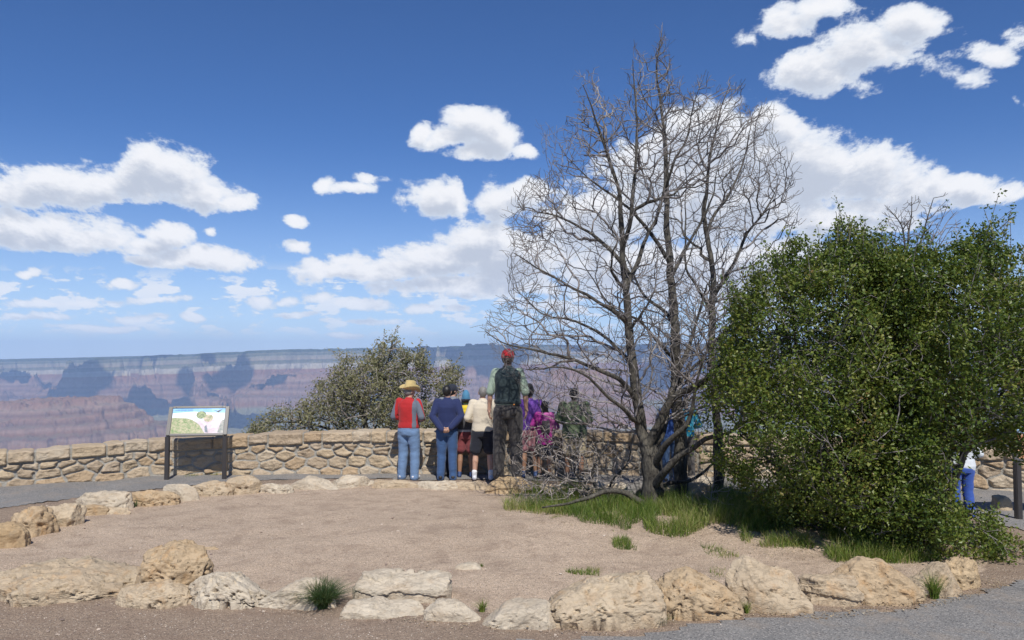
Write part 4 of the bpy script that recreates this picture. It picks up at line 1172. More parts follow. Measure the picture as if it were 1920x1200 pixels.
# ---- a fourth, smaller, behind the bush
def simple_tree(name, label, cat, base, stems, outline, n, depth, thick, tip, mat_t, mat_c, seed, group=None, step=.09, down=1.0, bf=.12, wig=.01, maxlen=1.0, leaf=None, clump=0, fade=0, spur=True, shoots=0):
    rs = np.random.RandomState(seed); sk = Skel(); first = -1
    for (pts, r0, r1, par) in stems:
        P = [p if isinstance(p, Vector) else W(p[0], p[1], depth + (p[2] if len(p) > 2 else 0)) for p in pts]
        k = -1
        if par and sk.p: k = sk.near(P[0]); P[0] = Vector(sk.p[k])
        sk.limb(P, r0, r1, k, 0, .1, rs, .02)
    g0 = len(sk.p)
    at_ = pts_in_outline(outline, n, depth, thick, rs)
    at_ = at_[at_[:, 2] > .05]
    if clump:
        cl_ = fbm(at_ * 1.7 + seed, 3, seed, .6)
        q_ = np.array(outline, float); cxx = pix_dir(q_[:, 0].min(), 600).x * depth; wdx = pix_dir(q_[:, 0].max(), 600).x * depth - cxx
        fx_ = (at_[:, 0] - cxx) / wdx
        keep = np.clip((cl_ - clump) * 9, 0.06, 1) * (np.clip(fx_ / fade, .22, 1) if fade else 1)
        at_ = at_[rs.rand(len(at_)) < keep]
    grow(sk, at_, bf=bf, down=down, back=.6, step=step, wig=wig, rs=rs, maxlen=maxlen)
    n0 = len(sk.p); kc = np.zeros(n0, int)
    for i in range(n0):
        if sk.par[i] >= 0: kc[sk.par[i]] += 1
    tips = [i for i in range(g0, n0) if kc[i] == 0]
    if spur:
        for i in tips:
            for _ in range(2):
                d = np.array(sk.p[i]) - np.array(sk.p[sk.par[i]]); d = d / (np.linalg.norm(d) + 1e-9) + rs.normal(size=3) * .7 + np.array([0, 0, .3])
                d /= np.linalg.norm(d); sk.add(np.array(sk.p[i]) + d * rs.uniform(.04, .13), i)
    sh_pts = []
    if shoots:                              # long leafy shoots that break the outline
        P_ = np.array(sk.p)[tips]; ctr = P_.mean(0); out_ = np.linalg.norm((P_ - ctr) / P_.std(0), axis=1)
        top = [tips[k] for k in np.argsort(-(out_ + (P_[:, 2] - ctr[2]) * .5))[:shoots * 2]]
        for i in rs.choice(top, shoots, False):
            d = (np.array(sk.p[i]) - ctr) / 2.5 + rs.normal(size=3) * .3 + np.array([0, 0, .6]); d /= np.linalg.norm(d); k = i; Ln_ = rs.uniform(.12, .42)
            for j in range(4):
                d = d + rs.normal(size=3) * .12; k = sk.add(np.array(sk.p[k]) + d * Ln_ / 4, k)
                if rs.rand() < .8: sh_pts.append(sk.p[k])
    r, kids = radii(sk, tip, 2.3); big = r > .018
    V1, F1 = tubes(sk, r, kids, big); V2, F2 = tubes(sk, r, kids, ~big)
    parts = []
    if len(V1): parts.append(np_mesh("trunk", V1, F1, mat_t))
    if len(V2): parts.append(np_mesh("branches" if leaf else "crown", V2, F2, mat_c))
    P = np.array(sk.p)
    if leaf:
        per, size, spread, lm, asp, extra = leaf
        tp = P[tips]; mid = P[rs.choice(np.arange(g0, n0), int(len(tips) * extra))]
        C = np.concatenate([tp, mid]); C = np.repeat(C, per, 0)
        C = C[rs.rand(len(C)) < np.clip(.75 + (vn(C * 1.3, 6) - .3) * 1.5, .3, 1)]
        C = C + rs.normal(size=C.shape) * spread
        if sh_pts: q_ = np.repeat(np.array(sh_pts), 7, 0); C = np.concatenate([C, q_ + rs.normal(size=q_.shape) * .025])
        parts.append(leaves_mesh(C, size, rs, asp, 1, .004, .3, "crown", lm))
    return plant(name, label, cat, base, parts, group)
b4 = Vector((W(1712, 900, 14.0).x, 14.0, 0.0)); b4.y = 13.2
simple_tree("bare_tree", "small bare tree showing only its leafless top above the green bush", "tree", (b4.x, 13.2, 0),
            [([Vector((b4.x * 13.2 / 14, 13.2, -.05)), (1705, 700), (1702, 560), (1698, 470), (1690, 420), (1668, 392)], .07, .006, False),
             ([(1702, 540), (1720, 470), (1738, 410), (1752, 372)], .03, .005, True), ([(1700, 500), (1705, 440), (1710, 375)], .025, .005, True)],
            [(1655, 500), (1650, 440), (1660, 385), (1690, 400), (1712, 360), (1735, 395), (1765, 362), (1785, 400), (1800, 440), (1760, 500), (1700, 540)], 260, 13.2, .7, .0035, M['bark'], M['twig'], 21, "bare trees in the planter")

# ---- the leafy green bushes at right
LF = lambda per, size=.040, spread=.060, extra=1.0: (per, size, spread, M['leaf'], .62, extra)
A_OUT = [(1362, 640), (1385, 590), (1378, 560), (1412, 540), (1405, 500), (1440, 500), (1450, 455), (1475, 475), (1500, 425), (1520, 462), (1555, 450), (1585, 398), (1600, 455), (1625, 420), (1650, 462), (1668, 440), (1680, 500), (1730, 540), (1740, 700), (1730, 900),
         (1690, 1020), (1600, 1035), (1540, 1035), (1500, 1000), (1440, 950), (1360, 880), (1300, 840), (1302, 790), (1325, 740), (1345, 690)]
A_OUT = [(u, v + (22 if v < 560 else 0)) for u, v in A_OUT]
bA = G(1575, 1012)
simple_tree("leafy_bush", "dense green leafy bush, left one of the pair, next to the bare trees", "bush", (bA.x, 9.3, 0),
            [([Vector((bA.x * 1.0, 9.3, -.05)), (1550, 900), (1530, 800, .2), (1500, 700, .3), (1480, 560, .3)], .055, .012, False),
             ([Vector((bA.x * 1.0, 9.3, .15)), (1590, 880, -.3), (1610, 760, -.3), (1600, 620, -.2), (1595, 480)], .05, .010, True),
             ([Vector((bA.x * 1.0, 9.3, .1)), (1480, 900, .2), (1420, 840, .4), (1370, 780, .5)], .04, .010, True)],
            A_OUT, 7400, 9.4, 1.45, .0034, M['bark'], M['twig'], 31, "leafy bushes at the right", step=.11, down=.25, bf=.10, maxlen=1.3, leaf=LF(32), spur=False, clump=.41, fade=.16, shoots=170)
B_OUT = [(1640, 480), (1690, 490), (1730, 465), (1755, 490), (1785, 460), (1800, 485), (1835, 440), (1852, 432), (1852, 475), (1878, 480), (1868, 520), (1910, 530), (1940, 540), (1960, 620), (1965, 760), (1950, 860), (1905, 850),
         (1850, 830), (1775, 850), (1765, 900), (1772, 960), (1840, 955), (1880, 1000), (1905, 1045), (1890, 1075), (1850, 1068), (1800, 1045), (1740, 1055), (1660, 1040), (1620, 960), (1600, 700)]
bB = G(1735, 1030)
simple_tree("leafy_bush", "dense green leafy bush, right one of the pair, reaching to the photo's edge", "bush", (bB.x, 8.8, 0),
            [([Vector((bB.x, 8.8, -.05)), (1770, 900), (1765, 800, .2), (1750, 700, .3), (1740, 560, .3)], .055, .012, False),
             ([Vector((bB.x, 8.8, .15)), (1800, 870, -.3), (1830, 740, -.3), (1850, 600, -.2), (1850, 470)], .05, .010, True),
             ([Vector((bB.x, 8.8, .1)), (1720, 900, .2), (1700, 840, .4), (1670, 780, .5)], .04, .010, True)],
            B_OUT, 5800, 8.8, 1.15, .0034, M['bark'], M['twig'], 33, "leafy bushes at the right", step=.11, down=.25, bf=.10, maxlen=1.3, leaf=LF(36), spur=False, clump=.37, shoots=110)

# ---- grey green shrub beyond the wall
J_OUT = [(470, 808), (480, 790), (515, 768), (560, 765), (585, 735), (610, 700), (650, 672), (690, 668), (705, 640), (738, 628), (752, 655), (765, 668), (792, 655), (800, 690), (830, 692), (862, 688), (872, 712),
         (865, 745), (905, 770), (940, 815), (900, 850), (700, 860), (480, 840)]
simple_tree("sagebrush", "wide grey-green scraggly shrub growing beyond the wall, behind the person in the cowboy hat", "shrub", (-2.9, 17.4, -1.3),
            [([Vector((-2.9, 17.4, -1.35)), (690, 830), (680, 760), (720, 690), (735, 640)], .09, .012, False),
             ([Vector((-2.9, 17.4, -1.2)), (640, 830), (600, 800), (540, 790), (500, 795)], .06, .01, True),
             ([Vector((-2.9, 17.4, -1.2)), (760, 830), (790, 780), (830, 740), (855, 710)], .06, .01, True),
             ([(680, 780), (640, 730), (620, 710)], .04, .01, True)],
            J_OUT, 3600, 17.0, 1.3, .0055, M['bark'], M['deadtwig'], 41, None, step=.12, down=.3, bf=.12, maxlen=1.2, leaf=(34, .058, .075, M['juniper'], .42, .5), clump=.38, shoots=50, spur=True)

# ---- tangled dead brush left of the trunk
b5 = G(1128, 935)
simple_tree("dead_brush", "tangled bare grey brush in front of the people, left of the forked trunk", "shrub", (b5.x, 11.2, 0),
            [([Vector((b5.x, 11.2, -.05)), (1112, 900), (1118, 865), (1140, 838)], .03, .008, False),
             ([Vector((b5.x, 11.2, .0)), (1080, 915), (1040, 895), (1010, 875)], .028, .007, True),
             ([Vector((b5.x, 11.2, .0)), (1090, 900), (1060, 850), (1030, 820)], .024, .007, True),
             ([Vector((b5.x, 11.2, .0)), (1150, 900), (1175, 870), (1185, 835)], .022, .007, True)],
            [(985, 790), (1050, 805), (1100, 815), (1170, 820), (1195, 860), (1185, 905), (1120, 925), (1090, 955), (1030, 960), (985, 935), (960, 905), (975, 880), (950, 870), (975, 840)],
            800, 11.2, .8, .0032, M['bark'], M['deadtwig'], 51, None, step=.06, down=.0, bf=.10, maxlen=.8, wig=.016)
b6 = G(1335, 975)
simple_tree("dead_twigs", "spray of thin pale dead twigs standing in the grass between the trunks and the bush", "shrub", (b6.x, 10.4, 0),
            [([Vector((b6.x, 10.4, -.05)), (1335, 930), (1342, 880)], .01, .005, False)],
            [(1300, 870), (1345, 850), (1380, 880), (1375, 940), (1350, 985), (1310, 985), (1290, 940)], 90, 10.4, .35, .0035, M['deadtwig'], M['deadtwig'], 53, None, step=.06, down=0, maxlen=.8)

# ---- fallen grey log by the trunk
def log():
    a = W(1168, 915, 11.6); a.z = .06; b_ = Vector((a.x + 1.05, 12.3, .62))
    sk = Skel(); rs = np.random.RandomState(3)
    sk.limb([a, a.lerp(b_, .35) + Vector((0, 0, .03)), a.lerp(b_, .7), b_], .105, .075, -1, 0, .05, rs, .006)
    r, kids = radii(sk, .07); V, Fc = tubes(sk, r, kids)
    k = len(V); nr = 10
    F3 = [[k - nr, k - nr + i, k - nr + i + 1] for i in range(1, nr - 1)] + [[0, i + 1, i] for i in range(1, nr - 1)]
    o = np_mesh("fallen_log", V, [Fc, np.array(F3)], M['deadwood']); origin_to(o, a); o.location = a
    tag(o, "weathered grey dead log leaning diagonally behind the forked trunk", "log")
log()

# ------------------------------------------------------------------ grass
def blades(P, h, w, rs, lean=.45, seg=3, spread=0.0):
    """curved tapering blades; P (n,3) roots, h (n,), w (n,)"""
    n = len(P); az_ = rs.rand(n) * 6.283; ln = rs.rand(n) * lean + .05
    dirx = np.cos(az_); diry = np.sin(az_); t = np.linspace(0, 1, seg + 1)
    cxp = P[:, None, 0] + (dirx * ln * h)[:, None] * t ** 1.8; cyp = P[:, None, 1] + (diry * ln * h)[:, None] * t ** 1.8
    czp = P[:, None, 2] + h[:, None] * (t - .35 * ln[:, None] * t ** 2)
    tw = rs.rand(n) * 6.283; wx_ = np.cos(tw)[:, None] * w[:, None] * (1 - t * .92) * .5; wy2 = np.sin(tw)[:, None] * w[:, None] * (1 - t * .92) * .5
    A_ = np.stack([cxp - wx_, cyp - wy2, czp], -1); B_ = np.stack([cxp + wx_, cyp + wy2, czp], -1)
    V = np.stack([A_, B_], 2).reshape(n, -1, 3)
    m = 2 * (seg + 1); f = np.array([[2 * i, 2 * i + 1, 2 * i + 3, 2 * i + 2] for i in range(seg)])
    Fc = (f[None] + (np.arange(n) * m)[:, None, None]).reshape(-1, 4)
    return V.reshape(-1, 3), Fc, m
def grass_field():
    rs = np.random.RandomState(9)
    zones = [([(945, 962), (975, 925), (1060, 915), (1130, 920), (1230, 935), (1275, 955), (1220, 985), (1180, 1015), (1120, 1003), (1075, 992), (1030, 975), (990, 968)], 12000, .18, .27),
             ([(1200, 960), (1260, 935), (1340, 925), (1420, 940), (1470, 985), (1400, 1010), (1330, 1005), (1290, 1022), (1210, 1012)], 12000, .22, .30),
             ([(1130, 1010), (1190, 1015), (1210, 1040), (1160, 1035)], 900, .08, .3), ([(1010, 985), (1060, 985), (1040, 1000), (1000, 1000)], 450, .05, .35),
             ([(1400, 1000), (1480, 985), (1600, 1010), (1760, 1030), (1760, 1060), (1600, 1060), (1520, 1055), (1440, 1050), (1390, 1035)], 9000, .16, .36),
             ([(1380, 930), (1480, 930), (1640, 960), (1760, 980), (1750, 1040), (1600, 1030), (1450, 1000)], 9000, .30, .3),
             ([(1060, 1072), (1130, 1070), (1120, 1084), (1070, 1084)], 350, .05, .3), ([(1330, 1070), (1390, 1055), (1420, 1070), (1340, 1090)], 500, .06, .4),
             ([(1310, 1030), (1370, 1035), (1380, 1055), (1330, 1050)], 400, .06, .4), ([(325, 888), (425, 884), (425, 891), (330, 896)], 700, .06, .4)]
    Vs = []; Fs = []; R = []; off = 0
    for poly, n, hh, th in zones:
        pg = np.array([[G(u, v).x, G(u, v).y] for u, v in poly]); lo = pg.min(0); hi = pg.max(0)
        q = rs.uniform(lo, hi, (n * 3, 2)); q = q[inside(q + (vn(q * 3, 3)[:, None] - .5) * .3, pg)]
        c = fbm(q * 3.2, 3, 14); q = q[(c - th - .07) * 7 > rs.rand(len(q))][:n]
        if not len(q): continue
        c = fbm(q * 3.2, 3, 14)
        h = hh * (0.35 + 1.3 * np.clip(c - .25, 0, 1)) * rs.uniform(.35, 1.9, len(q)); w_ = rs.uniform(.004, .010, len(q))
        V, Fc, m = blades(np.stack([q[:, 0], q[:, 1], gz(q[:, 0], q[:, 1]) - .02], 1), h, w_, rs, .9)
        Vs.append(V); Fs.append(Fc + off); off += len(V)
        R.append(np.repeat(np.clip(rs.rand(len(q)) * .8 + (fbm(q * 2.4, 3, 4) - .42) * 1.3 + (rs.rand(len(q)) < .12) * .6, 0, 1), m))
        if hh > .25:                                     # seed heads on the tall grass
            k = rs.choice(len(q), min(420, len(q)), False); b0 = np.stack([q[k, 0], q[k, 1], gz(q[k, 0], q[k, 1]) + hh * .75], 1)
            V, Fc, m = blades(b0, np.full(len(k), .10), np.full(len(k), .016), rs, .5)
            Vs.append(V); Fs.append(Fc + off); off += len(V); R.append(np.full(len(V), .93))
    o = np_mesh("grass", np.concatenate(Vs), np.concatenate(Fs), M['grass'], smooth=False); attr(o, 'rnd', np.concatenate(R)); tag(o, kind='stuff')
grass_field()
def tuft(u, v, wpx, hpx, n, label, seed, mat='tuft', flat=1.0, name="grass_tuft", wid=.006):
    rs = np.random.RandomState(seed); p = G(u, v); s = p.y / F
    rad = wpx * s * .5; h0 = hpx * s
    a = rs.rand(n) * 6.283; rr_ = rad * .30 * np.sqrt(rs.rand(n))
    P = np.stack([np.cos(a) * rr_, np.sin(a) * rr_, np.full(n, -.01)], 1)
    h = h0 * rs.uniform(.55, 1.15, n); ln = np.clip(rad / h0, .2, 2.0) * flat * 1.5
    V, Fc, m = blades(P, h, rs.uniform(.6, 1.3, n) * wid, rs, ln * 1.1, 4)
    o = np_mesh(name, V, Fc, M[mat], smooth=False); attr(o, 'rnd', np.repeat(rs.rand(n), m))
    o.location = (p.x, p.y, gzf(p.x, p.y)); tag(o, label, "grass tuft", "weeds and tufts among the kerb rocks")
tuft(604, 1138, 100, 56, 1500, "big round dark green grass tuft between the wedge rock and the slabs", 1, wid=.009)
tuft(40, 1112, 52, 42, 260, "grass tuft in front of the broad boulder at the bottom left", 2)
tuft(829, 1117, 24, 28, 90, "small yellowish grass tuft at the right end of the layered slab", 3, 'grass')
tuft(904, 1146, 30, 26, 120, "small tuft between the smooth block and the sloping block", 4, 'grass')
tuft(1236, 1170, 56, 28, 240, "loose green tuft at the lower right corner of the biggest block", 5)
tuft(1388, 1102, 22, 24, 90, "small green weed above the gap beside the angular boulder", 6, 'grass')
tuft(1400, 1150, 20, 26, 90, "small green weed low in the gap left of the angular boulder", 7, 'grass')
tuft(1752, 1122, 50, 52, 260, "leafy weed growing against the pointed boulder at right", 8, 'grass')
tuft(1728, 1128, 22, 22, 80, "small weed at the right foot of the domed boulder", 9, 'grass')
tuft(903, 1068, 14, 10, 50, "tiny weed beside the lone pinkish stone", 10, 'grass')
tuft(252, 950, 24, 16, 90, "dark weed in front of the long knobbly rock at left", 11)
tuft(225, 1100, 40, 30, 120, "thin weed between the broad boulder and the round-topped one", 12)

def litter():
    """dry leaves and bits of straw lying under the bushes and along the kerb rocks"""
    rs = np.random.RandomState(77); C = []
    for (poly, n) in (([(1000, 1000), (1180, 1020), (1500, 1060), (1700, 1070), (1500, 1040), (1250, 1000), (1100, 960)], 1500),
                      ([(1390, 1140), (1520, 1150), (1640, 1130), (1740, 1125), (1860, 1085), (1900, 1100), (1760, 1140), (1560, 1165), (1400, 1172)], 1500),
                      ([(900, 930), (1200, 920), (1350, 930), (1650, 980), (1700, 1050), (1300, 1010), (1000, 990)], 1600),
                      ([(640, 1150), (900, 1165), (1240, 1172), (1240, 1190), (900, 1185), (640, 1170)], 260)):
        pg = np.array([[G(u, v).x, G(u, v).y] for u, v in poly]); q = rs.uniform(pg.min(0), pg.max(0), (n * 3, 2)); q = q[inside(q, pg)][:n]
        C.append(np.stack([q[:, 0], q[:, 1], gz(q[:, 0], q[:, 1]) + .016], 1))
    C = np.concatenate(C); n = len(C)
    a = rs.rand(n) * 6.283; L_ = np.where(rs.rand(n) < .3, rs.uniform(.04, .12, n), rs.uniform(.012, .028, n)); W_ = np.where(L_ > .035, .003, L_ * .5)
    d = np.stack([np.cos(a), np.sin(a), rs.normal(size=n) * .12], 1); s_ = np.stack([-np.sin(a), np.cos(a), rs.normal(size=n) * .3], 1)
    V = np.stack([C - d * L_[:, None] / 2, C + s_ * W_[:, None] / 2, C + d * L_[:, None] / 2, C - s_ * W_[:, None] / 2], 1).reshape(-1, 3)
    m = mat_leaf('dry_leaf', [(0, (.14, .09, .05)), (.5, (.30, .21, .12)), (1, (.50, .42, .28))], .8, .1)
    o = np_mesh("leaf_litter", V, np.arange(n * 4).reshape(-1, 4), m, smooth=False); attr(o, 'rnd', np.repeat(rs.rand(n), 4)); tag(o, kind='stuff')
litter()
# ------------------------------------------------------------------ people
TMP = bpy.data.scenes.new("bench")      # modifiers are applied here, away from the heavy scene
class Sh:
    """closed rounded shapes that a voxel remesh fuses into one continuous surface"""
    def __init__(self): self.bm = bmesh.new()
    def ball(self, c, r, rot=None):
        r = (r, r, r) if isinstance(r, (int, float)) else r
        nu, nv = 18, 11; c = Vector(c)
        def P(a, b):
            p = Vector((math.sin(b) * math.cos(a) * r[0], math.sin(b) * math.sin(a) * r[1], math.cos(b) * r[2]))
            return self.bm.verts.new((rot @ p if rot else p) + c)
        top_ = P(0, 0); bot = P(0, math.pi)
        rows = [[P(2 * math.pi * k / nu, math.pi * (j + 1) / (nv + 1)) for k in range(nu)] for j in range(nv)]
        for k in range(nu):
            k2 = (k + 1) % nu
            self.bm.faces.new((top_, rows[0][k], rows[0][k2])); self.bm.faces.new((bot, rows[-1][k2], rows[-1][k]))
            for j in range(nv - 1): self.bm.faces.new((rows[j][k], rows[j + 1][k], rows[j + 1][k2], rows[j][k2]))
    def loft(self, rings, n=22, e=2.3):
        """rings: (x, y, z, rx, ry) stacked along z"""
        vs = []
        for (x, y, z, rx, ry) in rings:
            row = []
            for k in range(n):
                a = 2 * math.pi * k / n; c, s = math.cos(a), math.sin(a)
                row.append(self.bm.verts.new((x + rx * math.copysign(abs(c) ** (2 / e), c), y + ry * math.copysign(abs(s) ** (2 / e), s), z)))
            vs.append(row)
        for i in range(len(vs) - 1):
            for k in range(n): self.bm.faces.new((vs[i][k], vs[i][(k + 1) % n], vs[i + 1][(k + 1) % n], vs[i + 1][k]))
        self.bm.faces.new(vs[0][::-1]); self.bm.faces.new(vs[-1])
    def cone(self, p0, r0, p1, r1, cap=True, n=16, sq=1.0):
        p0 = Vector(p0); p1 = Vector(p1); t = (p1 - p0).normalized()
        u = t.orthogonal().normalized(); v = t.cross(u)
        A = []; B = []
        for k in range(n):
            a = 2 * math.pi * k / n; d = u * math.cos(a) + v * math.sin(a)
            A.append(self.bm.verts.new(p0 + d * r0)); B.append(self.bm.verts.new(p1 + d * r1))
        for k in range(n): self.bm.faces.new((A[k], A[(k + 1) % n], B[(k + 1) % n], B[k]))
        self.bm.faces.new(A[::-1]); self.bm.faces.new(B)
        if cap: self.ball(p0, r0); self.ball(p1, r1)
    def chain(self, pts, rs_):
        for i in range(len(pts) - 1): self.cone(pts[i], rs_[i], pts[i + 1], rs_[i + 1])
    def make(self, name, mats, vox, parent, smooth=3, fold=0.0, fsc=(7, 7, 18), seed=0, matfn=None, cut=None):
        bmesh.ops.recalc_face_normals(self.bm, faces=self.bm.faces[:])
        me = bpy.data.meshes.new("tmp"); self.bm.to_mesh(me); self.bm.free()
        o = bpy.data.objects.new("tmp", me); TMP.collection.objects.link(o)
        md = o.modifiers.new("r", 'REMESH'); md.mode = 'VOXEL'; md.voxel_size = vox; md.use_smooth_shade = True
        if smooth:
            sm = o.modifiers.new("s", 'SMOOTH'); sm.factor = .5; sm.iterations = smooth
        with bpy.context.temp_override(scene=TMP, view_layer=TMP.view_layers[0]):
            dg = bpy.context.evaluated_depsgraph_get(); dg.update()
        m2 = bpy.data.meshes.new_from_object(o.evaluated_get(dg), depsgraph=dg)
        bpy.data.objects.remove(o); bpy.data.meshes.remove(me)
        m2.name = name
        if fold:
            nv = len(m2.vertices); co = np.zeros(nv * 3, np.float32); m2.vertices.foreach_get('co', co); co = co.reshape(-1, 3).astype(float)
            no = np.zeros(nv * 3, np.float32); m2.vertex_normals.foreach_get('vector', no); no = no.reshape(-1, 3)
            w_ = (fbm(co * 3 + seed, 2, seed) - .5)[:, None] * np.array([.0, .0, .12])
            d = fbm((co + w_) * np.array(fsc) * .8 + seed * 3.3, 2, seed + 1, .4, 2.0, False) - .5
            d2 = fbm(co * 4 + seed, 2, seed + 5) - .5
            co = co + no * ((d * 1.0 + d2 * .8) * fold)[:, None]
            m2.vertices.foreach_set('co', co.astype(np.float32).ravel()); m2.update()
        for m in (mats if isinstance(mats, (list, tuple)) else [mats]): m2.materials.append(m)
        if matfn:
            nf = len(m2.polygons); c = np.zeros(nf * 3, np.float32); m2.polygons.foreach_get('center', c)
            m2.polygons.foreach_set('material_index', matfn(c.reshape(-1, 3)).astype(np.int32))
        m2.polygons.foreach_set('use_smooth', np.ones(len(m2.polygons), bool))
        ob = bpy.data.objects.new(name, m2); COL.objects.link(ob); ob.parent = parent
        return ob

M['hair_black'] = mat_plain('black_hair', (.012, .010, .009), .45, 0, .3, 40, .6, 140)
M['hair_grey'] = mat_plain('grey_hair', (.20, .19, .18), .6, 0, .3, 40, .6, 140)
M['hair_brown'] = mat_plain('brown_hair', (.03, .02, .014), .5, 0, .3, 40, .6, 140)
M['eye'] = mat_plain('dark_eye', (.02, .015, .012), .2, 0, 0, 10, 0)
M['lip'] = mat_plain('lip', (.38, .15, .12), .5, 0, .1, 10, 0)
M['rubber'] = mat_plain('dark_shoe', (.025, .025, .028), .6)
M['shoe_white'] = mat_plain('white_shoe', (.62, .63, .66), .6)
M['shoe_blue'] = mat_plain('blue_shoe', (.03, .06, .16), .6)
M['straw'] = mat_cloth('straw', (.52, .40, .17), .18, .8, .3)
_mc = {}
def cl(col, **k):
    key = (col, tuple(sorted(k.items())))
    if key not in _mc: _mc[key] = mat_cloth("cloth_%02d" % len(_mc), col, **k)
    return _mc[key]
SKL = mat_skin('light_skin', (.52, .32, .23)); SKB = mat_skin('tan_skin', (.33, .19, .12))

def hand(sh, wr, el, side, curl=.5, aim=None, down=Vector((0, 0, -1))):
    """palm, five jointed fingers; wr wrist, el elbow"""
    wr = Vector(wr); d = Vector(aim).normalized() if aim else (wr - Vector(el)).normalized()
    back = Vector((side * 1.0, -.25, 0)); back = (back - d * back.dot(d)).normalized()     # back of the hand
    ac = d.cross(back).normalized()                                                        # across the knuckles
    if ac.y < 0: ac = -ac
    R = Matrix((ac, d, back)).transposed()
    pc = wr + d * .048
    sh.ball(pc, (.040, .052, .016), R)
    sh.cone(wr - d * .01, .026, wr + d * .02, .030)
    for k, (o_, ln_) in enumerate(((.030, .068), (.010, .076), (-.010, .071), (-.029, .056))):
        b = wr + d * .092 + ac * o_ - d * (.006 * abs(k - 1))
        a1 = curl * .7; a2 = curl * 1.7
        d1 = d * math.cos(a1) - back * math.sin(a1); d2 = d * math.cos(a2) - back * math.sin(a2)
        m = b + d1 * ln_ * .5; e = m + d2 * ln_ * .45
        sh.cone(b - d * .02, .0100, m, .0092); sh.cone(m, .0092, e, .0078)
    tb = wr + d * .03 + ac * .034
    td = (d * .75 + ac * .6 - back * .35).normalized(); t2 = (d * .95 + ac * .1 - back * .5).normalized()
    sh.cone(tb - td * .02, .0125, tb + td * .032, .0110); sh.cone(tb + td * .032, .0110, tb + td * .032 + t2 * .028, .0090)

